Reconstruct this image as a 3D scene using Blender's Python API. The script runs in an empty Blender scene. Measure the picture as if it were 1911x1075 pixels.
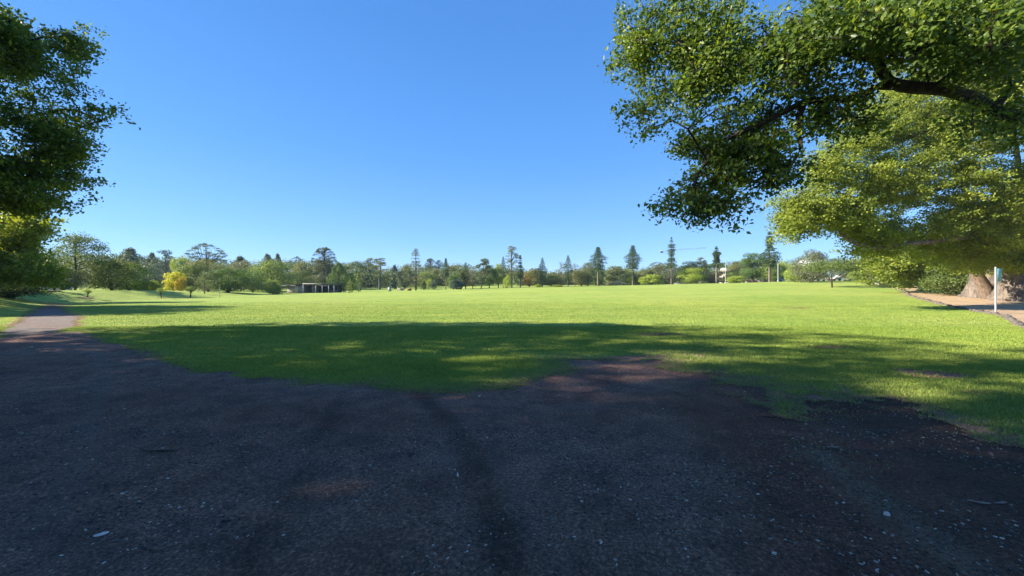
import bpy, math, random
import numpy as np
from mathutils import Vector

S = bpy.context.scene
C = bpy.context.collection
R = math.radians

# ------------------------------------------------------------------ camera
F = 743.0            # focal length in photo pixels (photo 1911 wide)
EYE = 1.6
cam_d = bpy.data.cameras.new('camera')
cam = bpy.data.objects.new('camera', cam_d); C.objects.link(cam)
cam.location = (0, 0, EYE); cam.rotation_euler = (R(90), 0, 0)
cam_d.sensor_width = 36; cam_d.lens = 36*F/1911; cam_d.clip_start = .05; cam_d.clip_end = 6000
S.camera = cam

# ------------------------------------------------------------------ sky and sun
SUN_EL, SUN_AZ = 27.0, 268.0        # degrees; azimuth clockwise from +Y (view direction)
w = bpy.data.worlds.new('World'); S.world = w; w.use_nodes = True
nt = w.node_tree; bg = nt.nodes['Background']
sky = nt.nodes.new('ShaderNodeTexSky'); sky.sky_type = 'NISHITA'; sky.sun_disc = False
sky.sun_elevation = R(SUN_EL); sky.sun_rotation = R(SUN_AZ)
sky.air_density = 1.0; sky.dust_density = 0.0; sky.ozone_density = 4.0; sky.altitude = 1500
hs = nt.nodes.new('ShaderNodeHueSaturation'); hs.inputs['Saturation'].default_value = 1.08; hs.inputs['Hue'].default_value = .504
nt.links.new(sky.outputs[0], hs.inputs['Color'])
tcw = nt.nodes.new('ShaderNodeTexCoord'); sx = nt.nodes.new('ShaderNodeSeparateXYZ'); nt.links.new(tcw.outputs['Generated'], sx.inputs[0])
cr_ = nt.nodes.new('ShaderNodeValToRGB'); nt.links.new(sx.outputs[2], cr_.inputs[0])
while len(cr_.color_ramp.elements) < 5: cr_.color_ramp.elements.new(.5)
for el_, (p_, c_) in zip(cr_.color_ramp.elements, [(0, (.205, .52, 1.0)), (.10, (.15, .455, .98)), (.30, (.080, .345, .90)), (.55, (.058, .27, .77)), (1, (.05, .19, .62))]):
    el_.position = p_; el_.color = (*c_, 1)
vm = nt.nodes.new('ShaderNodeVectorMath'); vm.operation = 'SCALE'; vm.inputs['Scale'].default_value = 2.95; nt.links.new(cr_.outputs[0], vm.inputs[0])
mxw = nt.nodes.new('ShaderNodeMix'); mxw.data_type = 'RGBA'; mxw.inputs[0].default_value = .78
nt.links.new(hs.outputs[0], mxw.inputs[6]); nt.links.new(vm.outputs[0], mxw.inputs[7]); nt.links.new(mxw.outputs[2], bg.inputs['Color'])
bg.inputs['Strength'].default_value = 0.124
sd = bpy.data.lights.new('sun', 'SUN'); sd.energy = 5.0; sd.angle = R(.53); sd.color = (1, .93, .80)
so = bpy.data.objects.new('sun', sd); C.objects.link(so)
e, a = R(SUN_EL), R(SUN_AZ)
sdir = Vector((math.sin(a)*math.cos(e), math.cos(a)*math.cos(e), math.sin(e)))   # towards the sun
so.rotation_euler = sdir.to_track_quat('Z', 'Y').to_euler(); so.location = (-60, 0, 60)
S.view_settings.view_transform = 'Standard'; S.view_settings.look = 'None'
S.view_settings.exposure = 1.52; S.view_settings.gamma = 1
S.cycles.max_bounces = 6; S.cycles.transmission_bounces = 4; S.cycles.diffuse_bounces = 3
S.cycles.volume_bounces = 0

rng = np.random.default_rng(7)
def nrm(v): return v/np.maximum(np.linalg.norm(v, axis=-1, keepdims=True), 1e-9)
def P(px, py, Y): return np.array([(px-955.5)/F*Y, Y, EYE+(537.5-py)/F*Y])   # a measured direction at a known distance

# ------------------------------------------------------------------ terrain height
def ss(a, b, x):
    t = np.clip((x-a)/(b-a), 0, 1); return t*t*(3-2*t)
TOE = np.array([(-40, -30), (0, -26), (12, -21), (20, -26), (41, -46), (50, -47), (66, -50), (91, -56), (132, -64), (400, -110)], float)
def hills(X, Y): return 0
def H(X, Y):
    X = np.asarray(X, float); Y = np.asarray(Y, float)
    h = 1.5*ss(15, 110, Y) + .024*np.clip(X, -90, 75)*ss(5, 80, Y)
    h = np.where(h > .3, h, .3*np.exp(np.minimum((h-.3)/.3, 0)))*ss(2, 30, Y)
    toe = np.interp(Y, TOE[:, 0], TOE[:, 1])
    h = h + (1.25 - .95*ss(60, 105, Y))*ss(0, 9, toe-X)*ss(10, 20, Y)
    h = h + 2.6*ss(122, 200, Y)*(1-ss(-10, 60, X))
    h = h + 14*ss(400, 1200, Y) + .10*np.sin(X*.13+1)*np.sin(Y*.11)*ss(20, 60, Y)
    near = 1-ss(12, 30, np.hypot(X, Y))
    rut = np.exp(-((X-(.05+.06*(6-Y)))/.16)**2) + np.exp(-((X+1.75-.10*(6-Y))/.2)**2)*.5
    h = h - .02*rut*near*(1-ss(4.5, 6.5, Y)) + near*(.012*np.sin(X*2.1+Y*.7)+.010*np.sin(Y*2.9-X*1.3))
    return h
def hz(x, y): return float(H(x, y))

# ------------------------------------------------------------------ mesh helpers
def mk_mesh(name, V, Fq, mat=None, attr=None, smooth=False):
    """V Nx3, Fq a list of arrays of faces (Mx3 and/or Mx4)"""
    me = bpy.data.meshes.new(name)
    V = np.asarray(V, np.float32)
    if not isinstance(Fq, list): Fq = [Fq]
    Fq = [np.asarray(f, np.int32) for f in Fq if len(f)]
    loops = np.concatenate([f.ravel() for f in Fq]); sizes = np.concatenate([np.full(len(f), f.shape[1]) for f in Fq])
    starts = np.concatenate([[0], np.cumsum(sizes)[:-1]])
    me.vertices.add(len(V)); me.vertices.foreach_set('co', V.ravel())
    me.loops.add(len(loops)); me.loops.foreach_set('vertex_index', loops.astype(np.int32))
    me.polygons.add(len(sizes)); me.polygons.foreach_set('loop_start', starts.astype(np.int32))
    me.polygons.foreach_set('loop_total', sizes.astype(np.int32))
    if smooth: me.polygons.foreach_set('use_smooth', np.ones(len(sizes), bool))
    me.update(calc_edges=True)
    for k, (dom, vals) in (attr or {}).items():
        at = me.attributes.new(k, 'FLOAT', dom); at.data.foreach_set('value', np.asarray(vals, np.float32))
    if mat: me.materials.append(mat)
    return me
def obj(name, me, parent=None, loc=None):
    o = bpy.data.objects.new(name, me); C.objects.link(o)
    if parent is not None: o.parent = parent
    if loc is not None: o.location = loc
    return o
def tag(o, label=None, cat=None, group=None, kind=None):
    if label: o['label'] = label
    if cat: o['category'] = cat
    if group: o['group'] = group
    if kind: o['kind'] = kind
    return o
def empty(name, loc, label, cat, group=None, rz=0, sc=(1, 1, 1)):
    o = bpy.data.objects.new(name, None); C.objects.link(o); o.empty_display_size = .3
    o.location = loc; o.rotation_euler = (0, 0, rz); o.scale = sc
    return tag(o, label, cat, group)
class MB:
    def __init__(s): s.v = []; s.f = []; s.n = 0; s.t = []
    def add(s, V, Fa):
        V = np.asarray(V, float); Fa = np.asarray(Fa, int)
        s.v.append(V); s.f.append(Fa+s.n); s.n += len(V)
    def box(s, c, d, rz=0, top=1.0, shear=0):
        x, y, z = d[0]/2, d[1]/2, d[2]/2
        V = np.array([(-x,-y,-z),(x,-y,-z),(x,y,-z),(-x,y,-z),(-x*top,-y*top,z),(x*top,-y*top,z),(x*top,y*top,z),(-x*top,y*top,z)])
        ca, sa = math.cos(rz), math.sin(rz)
        V = np.stack([V[:,0]*ca-V[:,1]*sa, V[:,0]*sa+V[:,1]*ca, V[:,2]], 1)+np.array(c)
        s.add(V, [(0,3,2,1),(4,5,6,7),(0,1,5,4),(1,2,6,5),(2,3,7,6),(3,0,4,7)]); return s
    def tube(s, pts, rad, n=8, cap=True):
        pts = np.asarray(pts, float); rad = np.broadcast_to(np.asarray(rad, float), (len(pts),))
        d = nrm(np.gradient(pts, axis=0)); up = np.array([.13, .21, 1.0]) if abs(d[0][2]) < .9 else np.array([1., .1, 0])
        A = nrm(np.cross(d, up)); B = np.cross(d, A); th = np.arange(n)*2*np.pi/n
        V = (pts[:, None]+rad[:, None, None]*(np.cos(th)[None, :, None]*A[:, None]+np.sin(th)[None, :, None]*B[:, None])).reshape(-1, 3)
        i = np.arange(len(pts)-1)[:, None]*n; j = np.arange(n)[None]; k = (j+1) % n
        Fa = np.stack([i+j, i+k, i+n+k, i+n+j], -1).reshape(-1, 4)
        s.add(V, Fa)
        if cap:
            for end, ring in ((0, 0), (len(pts)-1, (len(pts)-1)*n)):
                c = pts[end]; base = s.n
                s.add(np.vstack([V[ring:ring+n], c]), [(q, (q+1) % n, n, n) for q in range(n)])
        return s
    def mesh(s, name, mat, smooth=False):
        f4 = np.vstack(s.f); deg = f4[:, 2] == f4[:, 3]
        return mk_mesh(name, np.vstack(s.v), [f4[~deg], f4[deg][:, :3]], mat, smooth=smooth)
    def build(s, name, mat, parent=None, smooth=False): return obj(name, s.mesh(name, mat, smooth), parent)

# ------------------------------------------------------------------ materials
def mat(name):
    m = bpy.data.materials.new(name); m.use_nodes = True
    t = m.node_tree; b = t.nodes['Principled BSDF']; b.inputs['Roughness'].default_value = .85
    b.inputs['Specular IOR Level'].default_value = .25
    return m, t, b
def N(t, ty, **kw):
    n = t.nodes.new(ty)
    for k, v in kw.items(): setattr(n, k, v)
    return n
def noise(t, scale, detail=5, rough=.6, vec=None, dist=0):
    n = N(t, 'ShaderNodeTexNoise'); n.inputs['Scale'].default_value = scale; n.inputs['Detail'].default_value = detail
    n.inputs['Roughness'].default_value = rough; n.inputs['Distortion'].default_value = dist
    if vec: t.links.new(vec, n.inputs['Vector'])
    return n.outputs['Fac']
def ramp(t, fac, stops, interp='LINEAR'):
    n = N(t, 'ShaderNodeValToRGB'); t.links.new(fac, n.inputs[0]); cr = n.color_ramp; cr.interpolation = interp
    while len(cr.elements) < len(stops): cr.elements.new(.5)
    for el, (p, c) in zip(cr.elements, stops):
        el.position = p; el.color = (*c, 1) if len(c) == 3 else c
    return n.outputs[0]
def mix(t, fac, a, b, mode='MIX'):
    n = N(t, 'ShaderNodeMix', data_type='RGBA', blend_type=mode)
    for sock, v in ((n.inputs[0], fac), (n.inputs[6], a), (n.inputs[7], b)):
        if isinstance(v, (int, float)): sock.default_value = v
        elif isinstance(v, tuple): sock.default_value = (*v, 1) if len(v) == 3 else v
        else: t.links.new(v, sock)
    return n.outputs[2]
def mth(t, op, a, b=0.0, clamp=False):
    n = N(t, 'ShaderNodeMath', operation=op); n.use_clamp = clamp
    for s_, v in ((n.inputs[0], a), (n.inputs[1], b)):
        if isinstance(v, (int, float)): s_.default_value = v
        else: t.links.new(v, s_)
    return n.outputs[0]
def attr(t, name): n = N(t, 'ShaderNodeAttribute'); n.attribute_name = name; return n.outputs['Fac']
def bump(t, b, h, strength=.5, dist=.02):
    n = N(t, 'ShaderNodeBump'); n.inputs['Strength'].default_value = strength; n.inputs['Distance'].default_value = dist
    t.links.new(h, n.inputs['Height']); t.links.new(n.outputs[0], b.inputs['Normal']); return n
def pos(t): return N(t, 'ShaderNodeNewGeometry').outputs['Position']

def soil_color(t, p):
    big = noise(t, .35, 4, .6, p); mid = noise(t, 2.2, 6, .65, p, .4); fine = noise(t, 38, 6, .75, p)
    c = ramp(t, big, [(.35, (.285, .148, .098)), (.62, (.290, .188, .135))])
    c = mix(t, .8, c, ramp(t, mid, [(.35, (.5, .48, .5)), (.7, (1.35, 1.3, 1.25))]), 'MULTIPLY')
    tiny = noise(t, 120, 3, .7, p); c = mix(t, .8, c, ramp(t, tiny, [(.35, (.6, .6, .6)), (.62, (1.5, 1.5, 1.5))]), 'MULTIPLY')
    return mix(t, 1.0, c, ramp(t, fine, [(.32, (.32, .32, .34)), (.52, (.95, .95, .95)), (.68, (2.5, 2.4, 2.3))]), 'MULTIPLY')
def m_soil():
    m, t, b = mat('soil'); p = pos(t); c = soil_color(t, p)
    vo = N(t, 'ShaderNodeTexVoronoi'); vo.inputs['Scale'].default_value = 55; t.links.new(p, vo.inputs['Vector'])
    peb = mth(t, 'MULTIPLY', mth(t, 'LESS_THAN', vo.outputs['Distance'], .27), mth(t, 'GREATER_THAN', noise(t, 30, 2, .5, p), .56))
    c = mix(t, mth(t, 'MULTIPLY', peb, .6), c, (.17, .155, .14))
    c = mix(t, attr(t, 'brown'), c, mix(t, .75, c, (.62, .42, .32), 'MULTIPLY'))
    c = mix(t, mth(t, 'MULTIPLY', attr(t, 'straw'), mth(t, 'GREATER_THAN', noise(t, 26, 5, .8, p, 1.5), .5)), c, mix(t, noise(t, 30, 4, .7, p), (.16, .13, .09), (.34, .29, .20)))
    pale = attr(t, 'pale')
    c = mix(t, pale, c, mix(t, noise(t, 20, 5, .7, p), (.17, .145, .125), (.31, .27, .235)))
    dk = attr(t, 'dark')
    c = mix(t, dk, c, mix(t, .7, c, (.25, .22, .2), 'MULTIPLY'))
    t.links.new(c, b.inputs['Base Color']); b.inputs['Roughness'].default_value = .95
    hh = mth(t, 'ADD', mth(t, 'ADD', noise(t, 24, 8, .78, p), mth(t, 'MULTIPLY', noise(t, 7, 5, .7, p, .5), 1.6)), mth(t, 'MULTIPLY', noise(t, 90, 4, .7, p), .4))
    bump(t, b, hh, 1.0, .07); return m
def grass_color(t, p, dry=None):
    big = noise(t, .09, 4, .6, p); mid = noise(t, .9, 5, .65, p, .5); fine = noise(t, 14, 6, .75, p)
    sc = N(t, 'ShaderNodeMapping'); sc.inputs['Scale'].default_value = (.05, .42, .3); t.links.new(p, sc.inputs['Vector'])
    strk = noise(t, 1.0, 5, .6, sc.outputs[0])
    c = ramp(t, big, [(.32, (.255, .352, .062)), (.66, (.350, .405, .086))])
    c = mix(t, .7, c, ramp(t, mid, [(.3, (.72, .80, .75)), (.7, (1.22, 1.13, 1.1))]), 'MULTIPLY')
    c = mix(t, .6, c, ramp(t, strk, [(.35, (.78, .86, .8)), (.65, (1.16, 1.1, 1.1))]), 'MULTIPLY')
    return mix(t, .75, c, ramp(t, fine, [(.3, (.5, .58, .5)), (.7, (1.45, 1.35, 1.3))]), 'MULTIPLY')
def m_lawn():
    m, t, b = mat('lawn_grass'); p = pos(t); c = grass_color(t, p)
    bare = attr(t, 'bare')
    k = mth(t, 'SUBTRACT', mth(t, 'ADD', bare, mth(t, 'MULTIPLY', noise(t, 5, 6, .75, p, .6), 1.1)), .98)
    k = mth(t, 'MULTIPLY', k, 5, True)
    dirt = mix(t, noise(t, 1.3, 4, .6, p), (.11, .062, .034), (.21, .125, .06))
    dirt = mix(t, attr(t, 'dark'), dirt, mix(t, 1.0, soil_color(t, p), (1.0, .95, .92), 'MULTIPLY'))
    c = mix(t, attr(t, 'dry'), c, mix(t, noise(t, 9, 5, .7, p), (.20, .20, .07), (.34, .32, .15)))
    c = mix(t, k, c, dirt)
    t.links.new(c, b.inputs['Base Color']); b.inputs['Roughness'].default_value = .9
    b.inputs['Specular IOR Level'].default_value = .15
    sc = N(t, 'ShaderNodeMapping'); sc.inputs['Scale'].default_value = (1, 1, 1); t.links.new(p, sc.inputs['Vector'])
    bump(t, b, mth(t, 'ADD', noise(t, 26, 6, .8, p), mth(t, 'MULTIPLY', noise(t, 4, 4, .7, p), .8)), 1.0, .06); return m
def m_blade():
    m, t, b = mat('grass_blades'); p = pos(t); c = grass_color(t, p)
    c = mix(t, .8, c, ramp(t, attr(t, 'tint'), [(0, (.55, .64, .6)), (.5, (.90, .96, .95)), (.92, (1.15, 1.1, 1.1)), (1, (1.7, 1.45, 1.9))]), 'MULTIPLY')
    c = mix(t, attr(t, 'dry'), c, mix(t, attr(t, 'tint'), (.12, .13, .07), (.30, .29, .17)))
    t.links.new(c, b.inputs['Base Color']); b.inputs['Roughness'].default_value = .7
    tr = N(t, 'ShaderNodeBsdfTranslucent'); t.links.new(c, tr.inputs['Color'])
    mx = N(t, 'ShaderNodeMixShader'); mx.inputs[0].default_value = .35
    t.links.new(b.outputs[0], mx.inputs[1]); t.links.new(tr.outputs[0], mx.inputs[2])
    t.links.new(mx.outputs[0], t.nodes['Material Output'].inputs['Surface']); return m
def m_leaf(name, lo, mid_, hi, use_obj=False, trans=.4, gloss=.45):
    m, t, b = mat(name)
    c = ramp(t, attr(t, 'tint'), [(0, lo), (.55, mid_), (1, hi)])
    if use_obj:
        oi = N(t, 'ShaderNodeObjectInfo'); c = mix(t, 1.0, c, oi.outputs['Color'], 'MULTIPLY')
    t.links.new(c, b.inputs['Base Color']); b.inputs['Roughness'].default_value = gloss
    b.inputs['Specular IOR Level'].default_value = .35
    tr = N(t, 'ShaderNodeBsdfTranslucent'); c2 = mix(t, 1.0, c, (1.5, 1.35, .55), 'MULTIPLY'); t.links.new(c2, tr.inputs['Color'])
    mx = N(t, 'ShaderNodeMixShader'); mx.inputs[0].default_value = trans
    t.links.new(b.outputs[0], mx.inputs[1]); t.links.new(tr.outputs[0], mx.inputs[2])
    t.links.new(mx.outputs[0], t.nodes['Material Output'].inputs['Surface']); return m
def m_bark(name, a, b_, scale=6):
    m, t, b = mat(name); tc = N(t, 'ShaderNodeTexCoord').outputs['Object']
    mp = N(t, 'ShaderNodeMapping'); mp.inputs['Scale'].default_value = (1, 1, .28); t.links.new(tc, mp.inputs['Vector'])
    n1 = noise(t, scale, 7, .7, mp.outputs[0], .6); n2 = noise(t, scale*.25, 3, .6, tc)
    c = ramp(t, n1, [(.3, a), (.68, b_)]); c = mix(t, .6, c, ramp(t, n2, [(.35, (.55, .55, .55)), (.65, (1.25, 1.2, 1.15))]), 'MULTIPLY')
    t.links.new(c, b.inputs['Base Color']); b.inputs['Roughness'].default_value = .95; bump(t, b, n1, .9, .06); return m
def m_plain(name, col, rough=.6, var=.15, scale=8, metal=0):
    m, t, b = mat(name); tc = N(t, 'ShaderNodeTexCoord').outputs['Object']
    n = noise(t, scale, 5, .65, tc)
    c = ramp(t, n, [(.3, tuple(x*(1-var) for x in col)), (.7, tuple(min(1, x*(1+var)) for x in col))])
    t.links.new(c, b.inputs['Base Color']); b.inputs['Roughness'].default_value = rough; b.inputs['Metallic'].default_value = metal
    return m
def m_mulch():
    m, t, b = mat('tan_mulch'); p = pos(t)
    mp = N(t, 'ShaderNodeMapping'); mp.inputs['Scale'].default_value = (1, 1.7, 1); t.links.new(p, mp.inputs['Vector'])
    f = noise(t, 16, 6, .8, mp.outputs[0], .8); g = noise(t, .8, 4, .6, p)
    c = ramp(t, f, [(.28, (.24, .145, .08)), (.5, (.52, .365, .215)), (.75, (.72, .56, .38))])
    c = mix(t, .6, c, ramp(t, g, [(.35, (.75, .72, .7)), (.65, (1.1, 1.08, 1.05))]), 'MULTIPLY')
    t.links.new(c, b.inputs['Base Color']); bump(t, b, f, 1, .05); return m
def m_brick(name, c1, c2, mortar, scale=3):
    m, t, b = mat(name); tc = N(t, 'ShaderNodeTexCoord').outputs['Object']
    sp = N(t, 'ShaderNodeSeparateXYZ'); t.links.new(tc, sp.inputs[0]); cb = N(t, 'ShaderNodeCombineXYZ')
    t.links.new(mth(t, 'ADD', sp.outputs[0], sp.outputs[1]), cb.inputs[0]); t.links.new(sp.outputs[2], cb.inputs[1])
    br = N(t, 'ShaderNodeTexBrick'); br.inputs['Scale'].default_value = scale
    for k, v in (('Color1', c1), ('Color2', c2), ('Mortar', mortar)): br.inputs[k].default_value = (*v, 1)
    t.links.new(cb.outputs[0], br.inputs['Vector']); t.links.new(br.outputs['Color'], b.inputs['Base Color']); return m

M = dict(
  soil=m_soil(), lawn=m_lawn(), blade=m_blade(), mulch=m_mulch(),
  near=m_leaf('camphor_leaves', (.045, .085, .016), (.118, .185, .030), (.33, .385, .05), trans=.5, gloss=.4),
  sun_painted=m_leaf('sun_painted_camphor_leaves', (.10, .14, .02), (.22, .275, .034), (.46, .46, .06), trans=.45, gloss=.5),  # brighter copy of the camphor leaves, full sun put into the colour
  far=m_leaf('tree_foliage', (.55, .55, .55), (1, 1, 1), (1.6, 1.5, 1.35), True, .3, .6),
  litter=m_leaf('litter_bits', (.03, .022, .016), (.20, .155, .115), (.50, .42, .33), trans=0, gloss=.7),
  bark=m_bark('camphor_bark', (.09, .065, .045), (.30, .22, .16), 5),
  dbark=m_bark('dark_bark', (.025, .020, .017), (.085, .065, .05), 9),
  gbark=m_bark('pale_grey_bark', (.055, .042, .034), (.24, .195, .155), 5),
  white=m_plain('white_paint', (.74, .74, .73), .45, .06), galv=m_plain('galvanised_steel', (.36, .385, .40), .5, .12, 20, .35),
  teal=m_plain('teal_sign_sheet', (.12, .30, .27), .5, .1), stone=m_plain('bluestone', (.125, .105, .085), .9, .45, 9),
  conc=m_plain('grey_blocks', (.27, .25, .23), .9, .2, 3), roofg=m_plain('grey_roof_sheet', (.13, .13, .12), .6, .2, 2),
  dark=m_plain('dark_timber', (.035, .032, .030), .8, .3, 5), rust=m_plain('rusty_orange_roof', (.24, .14, .10), .8, .25, 2),
  beige=m_plain('beige_render', (.52, .46, .36), .9, .1, 2), brown=m_plain('brown_boards', (.21, .12, .06), .8, .3, 4),
  glass=m_plain('dark_window_glass', (.03, .04, .05), .1, .1), blue=m_plain('blue_grey_paint', (.30, .37, .46), .5, .1),
  chip=m_plain('grey_wood_chip', (.22, .18, .145), .85, .35, 30), palechip=m_plain('pale_wood_chip', (.55, .50, .44), .85, .2, 30),
  brick=m_brick('grey_brick', (.30, .26, .23), (.22, .19, .17), (.36, .34, .32), 3), tyre=m_plain('black_rubber', (.02, .02, .02), .8, .1),
)

# ------------------------------------------------------------------ ground zones
def segd(X, Y, poly):
    """signed distance to a polygon: positive inside"""
    poly = np.asarray(poly, float); ins = np.zeros(X.shape, bool); dm = np.full(X.shape, 1e9)
    for i in range(len(poly)):
        (x0, y0), (x1, y1) = poly[i], poly[(i+1) % len(poly)]
        L2 = (x1-x0)**2+(y1-y0)**2+1e-12
        t = np.clip(((X-x0)*(x1-x0)+(Y-y0)*(y1-y0))/L2, 0, 1)
        dm = np.minimum(dm, (X-x0-t*(x1-x0))**2+(Y-y0-t*(y1-y0))**2)
        if y0 != y1:
            c = ((y0 > Y) != (y1 > Y)) & (X < (x1-x0)*(Y-y0)/(y1-y0)+x0); ins ^= c
    d = np.sqrt(dm); return np.where(ins, d, -d)
def vnoise(X, Y, s, seed=0):
    def hsh(i, j):
        n = (i*374761393+j*668265263+seed*1442695041) & 0xffffffff
        n = ((n ^ (n >> 13))*1274126177) & 0xffffffff
        return ((n ^ (n >> 16)) & 0xffff)/65535.0
    x = np.asarray(X)*s; y = np.asarray(Y)*s; i = np.floor(x).astype(np.int64); j = np.floor(y).astype(np.int64)
    u = x-i; v = y-j; u = u*u*(3-2*u); v = v*v*(3-2*v)
    return (hsh(i, j)*(1-u)+hsh(i+1, j)*u)*(1-v)+(hsh(i, j+1)*(1-u)+hsh(i+1, j+1)*u)*v
def fbm(X, Y, s, seed=0, o=4):
    r = 0; a = .5
    for k in range(o): r = r+a*vnoise(X, Y, s*2**k, seed+k*17); a *= .5
    return r/(1-.5**o)-.5
def pxw(px, py): Y = EYE*F/(py-537.5); return ((px-955.5)/F*Y, Y)
EDGE = [pxw(*q) for q in [(160,621),(200,640),(290,658),(350,690),(470,705),(560,713),(690,718),(760,728),(830,731),(900,725),(990,706),(1070,690),(1045,672),(1110,670),(1235,678),(1262,690),(1340,705),(1390,740),(1450,765),(1520,772),(1600,765),(1700,778),(1800,800),(1870,840),(1990,900),(2200,980)]]
DIRT = EDGE+[(7, 1), (9, -40), (-80, -40), (-80, 10.5), (-30, 11.2), pxw(0, 632), pxw(30, 625)]
PATH = [(-15.6, 13.6), (-17.5, 16), (-19.8, 18), (-23.4, 21.5), (-27.4, 24.5), (-34, 30), (-45.5, 41), (-46.6, 40.6), (-35, 29.4), (-28.5, 23.6), (-25.2, 20.5), (-22, 17.7), (-18, 14), (-17, 13)]
MEDGE = [(14, -20), (14.3, 5), (16, 11), (18, 13.6), (21.2, 16.6), (26.0, 21), (34.5, 32.5), (42, 42), (49.5, 50), (57, 60), (68, 76)]
MULCH = MEDGE+[(92, 76), (88, 55), (70, 40), (55, 20), (50, -20)]
def spot(X, Y, px, py, rx, ry, ang=0):
    cx, cy = pxw(px, py); return np.exp(-(((X-cx)/rx)**2+((Y-cy)/ry)**2))
BARE = [(1235,627,1.3,.5,.9),(1320,655,.9,.35,.6),(1545,650,.8,.3,.9),(1490,580,1.6,.7,.9),(1190,668,1.2,.35,.9),(1745,700,1.1,.65,.95),(1500,742,.75,.3,.75),(1840,735,1.2,.3,.6),(1230,600,3,1.0,.35),(690,561,3,.5,.0),(200,618,2,1,.6),(260,622,1.5,.7,.6)]
def fields(X, Y):
    n = fbm(X, Y, 1.1, 3, 5); n2 = fbm(X, Y, 7, 9, 3)
    d = segd(X, Y, DIRT); dist = np.hypot(X, Y)
    rt = ss(1.5, 4, X)*(1-ss(9, 14, Y))
    n3 = fbm(X, Y, 2.6, 71, 3)
    dirt = d+(n*1.1+n2*.45+n3*.5)*(.62+1.5*rt)*(1-.3*(X < -8))
    path = segd(X, Y, PATH)+n*.3
    mulch = segd(X, Y, MULCH)+n*.12
    zone = np.maximum(dirt, path)
    return dirt, path, mulch, n, n2, rt, zone
def axis(lo, hi, d0, d1, step, g=1.09):
    a = list(np.arange(d0, d1, step)); s = step
    x = a[-1]
    while x < hi: s = min(s*g, 60); x += s; a.append(x)
    s = step; x = d0; b = []
    while x > lo: s = min(s*g, 60); x -= s; b.append(x)
    return np.array(b[::-1]+a)
gx = axis(-1500, 1500, -19, 19, .11); gy = axis(-70, 2400, 2.8, 17, .11, 1.05)
GX, GY = np.meshgrid(gx, gy); GH = H(GX, GY)
dirt, path, mulch, n1, n2, rt, zone = fields(GX, GY)
nx, ny = len(gx), len(gy)
idx = np.arange(nx*ny).reshape(ny, nx)
quads = np.stack([idx[:-1, :-1], idx[:-1, 1:], idx[1:, 1:], idx[1:, :-1]], -1).reshape(-1, 4)
def cellmean(A): return ((A[:-1, :-1]+A[:-1, 1:]+A[1:, 1:]+A[1:, :-1])/4).ravel()
def sheet(name, keep, dz, mt, attrs):
    q = quads[keep]; used = np.unique(q); rm = np.full(nx*ny, -1); rm[used] = np.arange(len(used))
    V = np.stack([GX.ravel()[used], GY.ravel()[used], GH.ravel()[used]+dz], 1)
    o = obj(name, mk_mesh(name, V, rm[q], mt, {k: ('POINT', v.ravel()[used]) for k, v in attrs.items()}, True))
    return tag(o, kind='structure')
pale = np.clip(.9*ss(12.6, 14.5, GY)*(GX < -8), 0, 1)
for (px, py, rx, ry, s) in [(1090,760,.5,.13,.45),(330,860,.5,.2,.0),(800,858,.28,.2,.3),(560,865,.2,.12,.2),(985,930,.18,.15,.25)]:  # sun flecks painted as pale spots into the soil colour
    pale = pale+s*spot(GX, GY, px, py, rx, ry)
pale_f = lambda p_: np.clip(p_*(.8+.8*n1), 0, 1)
def pline(X, Y, pts, w_):
    pl = [pxw(*q) for q in pts]; dm = np.full(X.shape, 1e9)
    for (xa, ya), (xb, yb) in zip(pl[:-1], pl[1:]):
        t = np.clip(((X-xa)*(xb-xa)+(Y-ya)*(yb-ya))/((xb-xa)**2+(yb-ya)**2), 0, 1); dm = np.minimum(dm, (X-xa-t*(xb-xa))**2+(Y-ya-t*(yb-ya))**2)
    return np.exp(-dm/w_**2)
tr1 = pline(GX, GY, [(775,735),(820,770),(870,830),(900,900),(925,980),(960,1085)], .13)
tr2 = pline(GX, GY, [(640,735),(600,800),(560,880),(500,990),(450,1085)], .10)
straw = np.clip(pline(GX, GY, [(1530,850),(1600,905),(1700,980),(1850,1085)], .16)+.5*ss(2.2, 3.6, GX-.1*GY)*(GY < 5)*(n1 > 0), 0, 1)*.9
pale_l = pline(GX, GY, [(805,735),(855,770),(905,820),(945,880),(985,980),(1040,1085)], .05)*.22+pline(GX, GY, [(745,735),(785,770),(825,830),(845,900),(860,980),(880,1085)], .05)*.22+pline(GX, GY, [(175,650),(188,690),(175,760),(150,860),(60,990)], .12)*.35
brown = np.clip(ss(-.3, .8, GX-(.55+.30*GY))*ss(1, 2, GY)+.8*np.exp(-((GY-5.2-.3*np.sin(GX))/.8)**2)*(.6+n1), 0, 1)
dark = np.clip(.9*tr1+.7*tr2+.6*ss(.2, 1.2, fbm(GX, GY, .6, 21, 3)*4)*(GY < 8)+.8*ss(2.1, 3.4, GX-.25*GY+.3)*(GY < 8), 0, 1)
sheet('ground', np.ones(len(quads), bool), 0, M['soil'], dict(pale=pale_f(pale+pale_l), dark=dark, straw=straw, brown=brown))
lawn_keep = (cellmean(zone) < 0) & (cellmean(mulch) < 0)
bare = .0*GX
for (px, py, rx, ry, s) in BARE: bare = np.maximum(bare, s*spot(GX, GY, px, py, rx, ry))
bare = np.maximum(bare, .95*ss(-1.3, -.15, zone)*rt); bare = np.maximum(bare, .56*rt*ss(-4.2, -1, zone)); bare = np.maximum(bare, .6*ss(-.8, 0, zone))
bare = np.maximum(bare, .85*ss(-.30, .02, zone))
dryf = .55*ss(-1.0, 0, zone)*ss(-3, 1, GX)+.15*np.clip(fbm(GX, GY, .3, 33)*3, 0, 1)*ss(10, 16, GY)
cx_, cy_ = -36, 85
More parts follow.
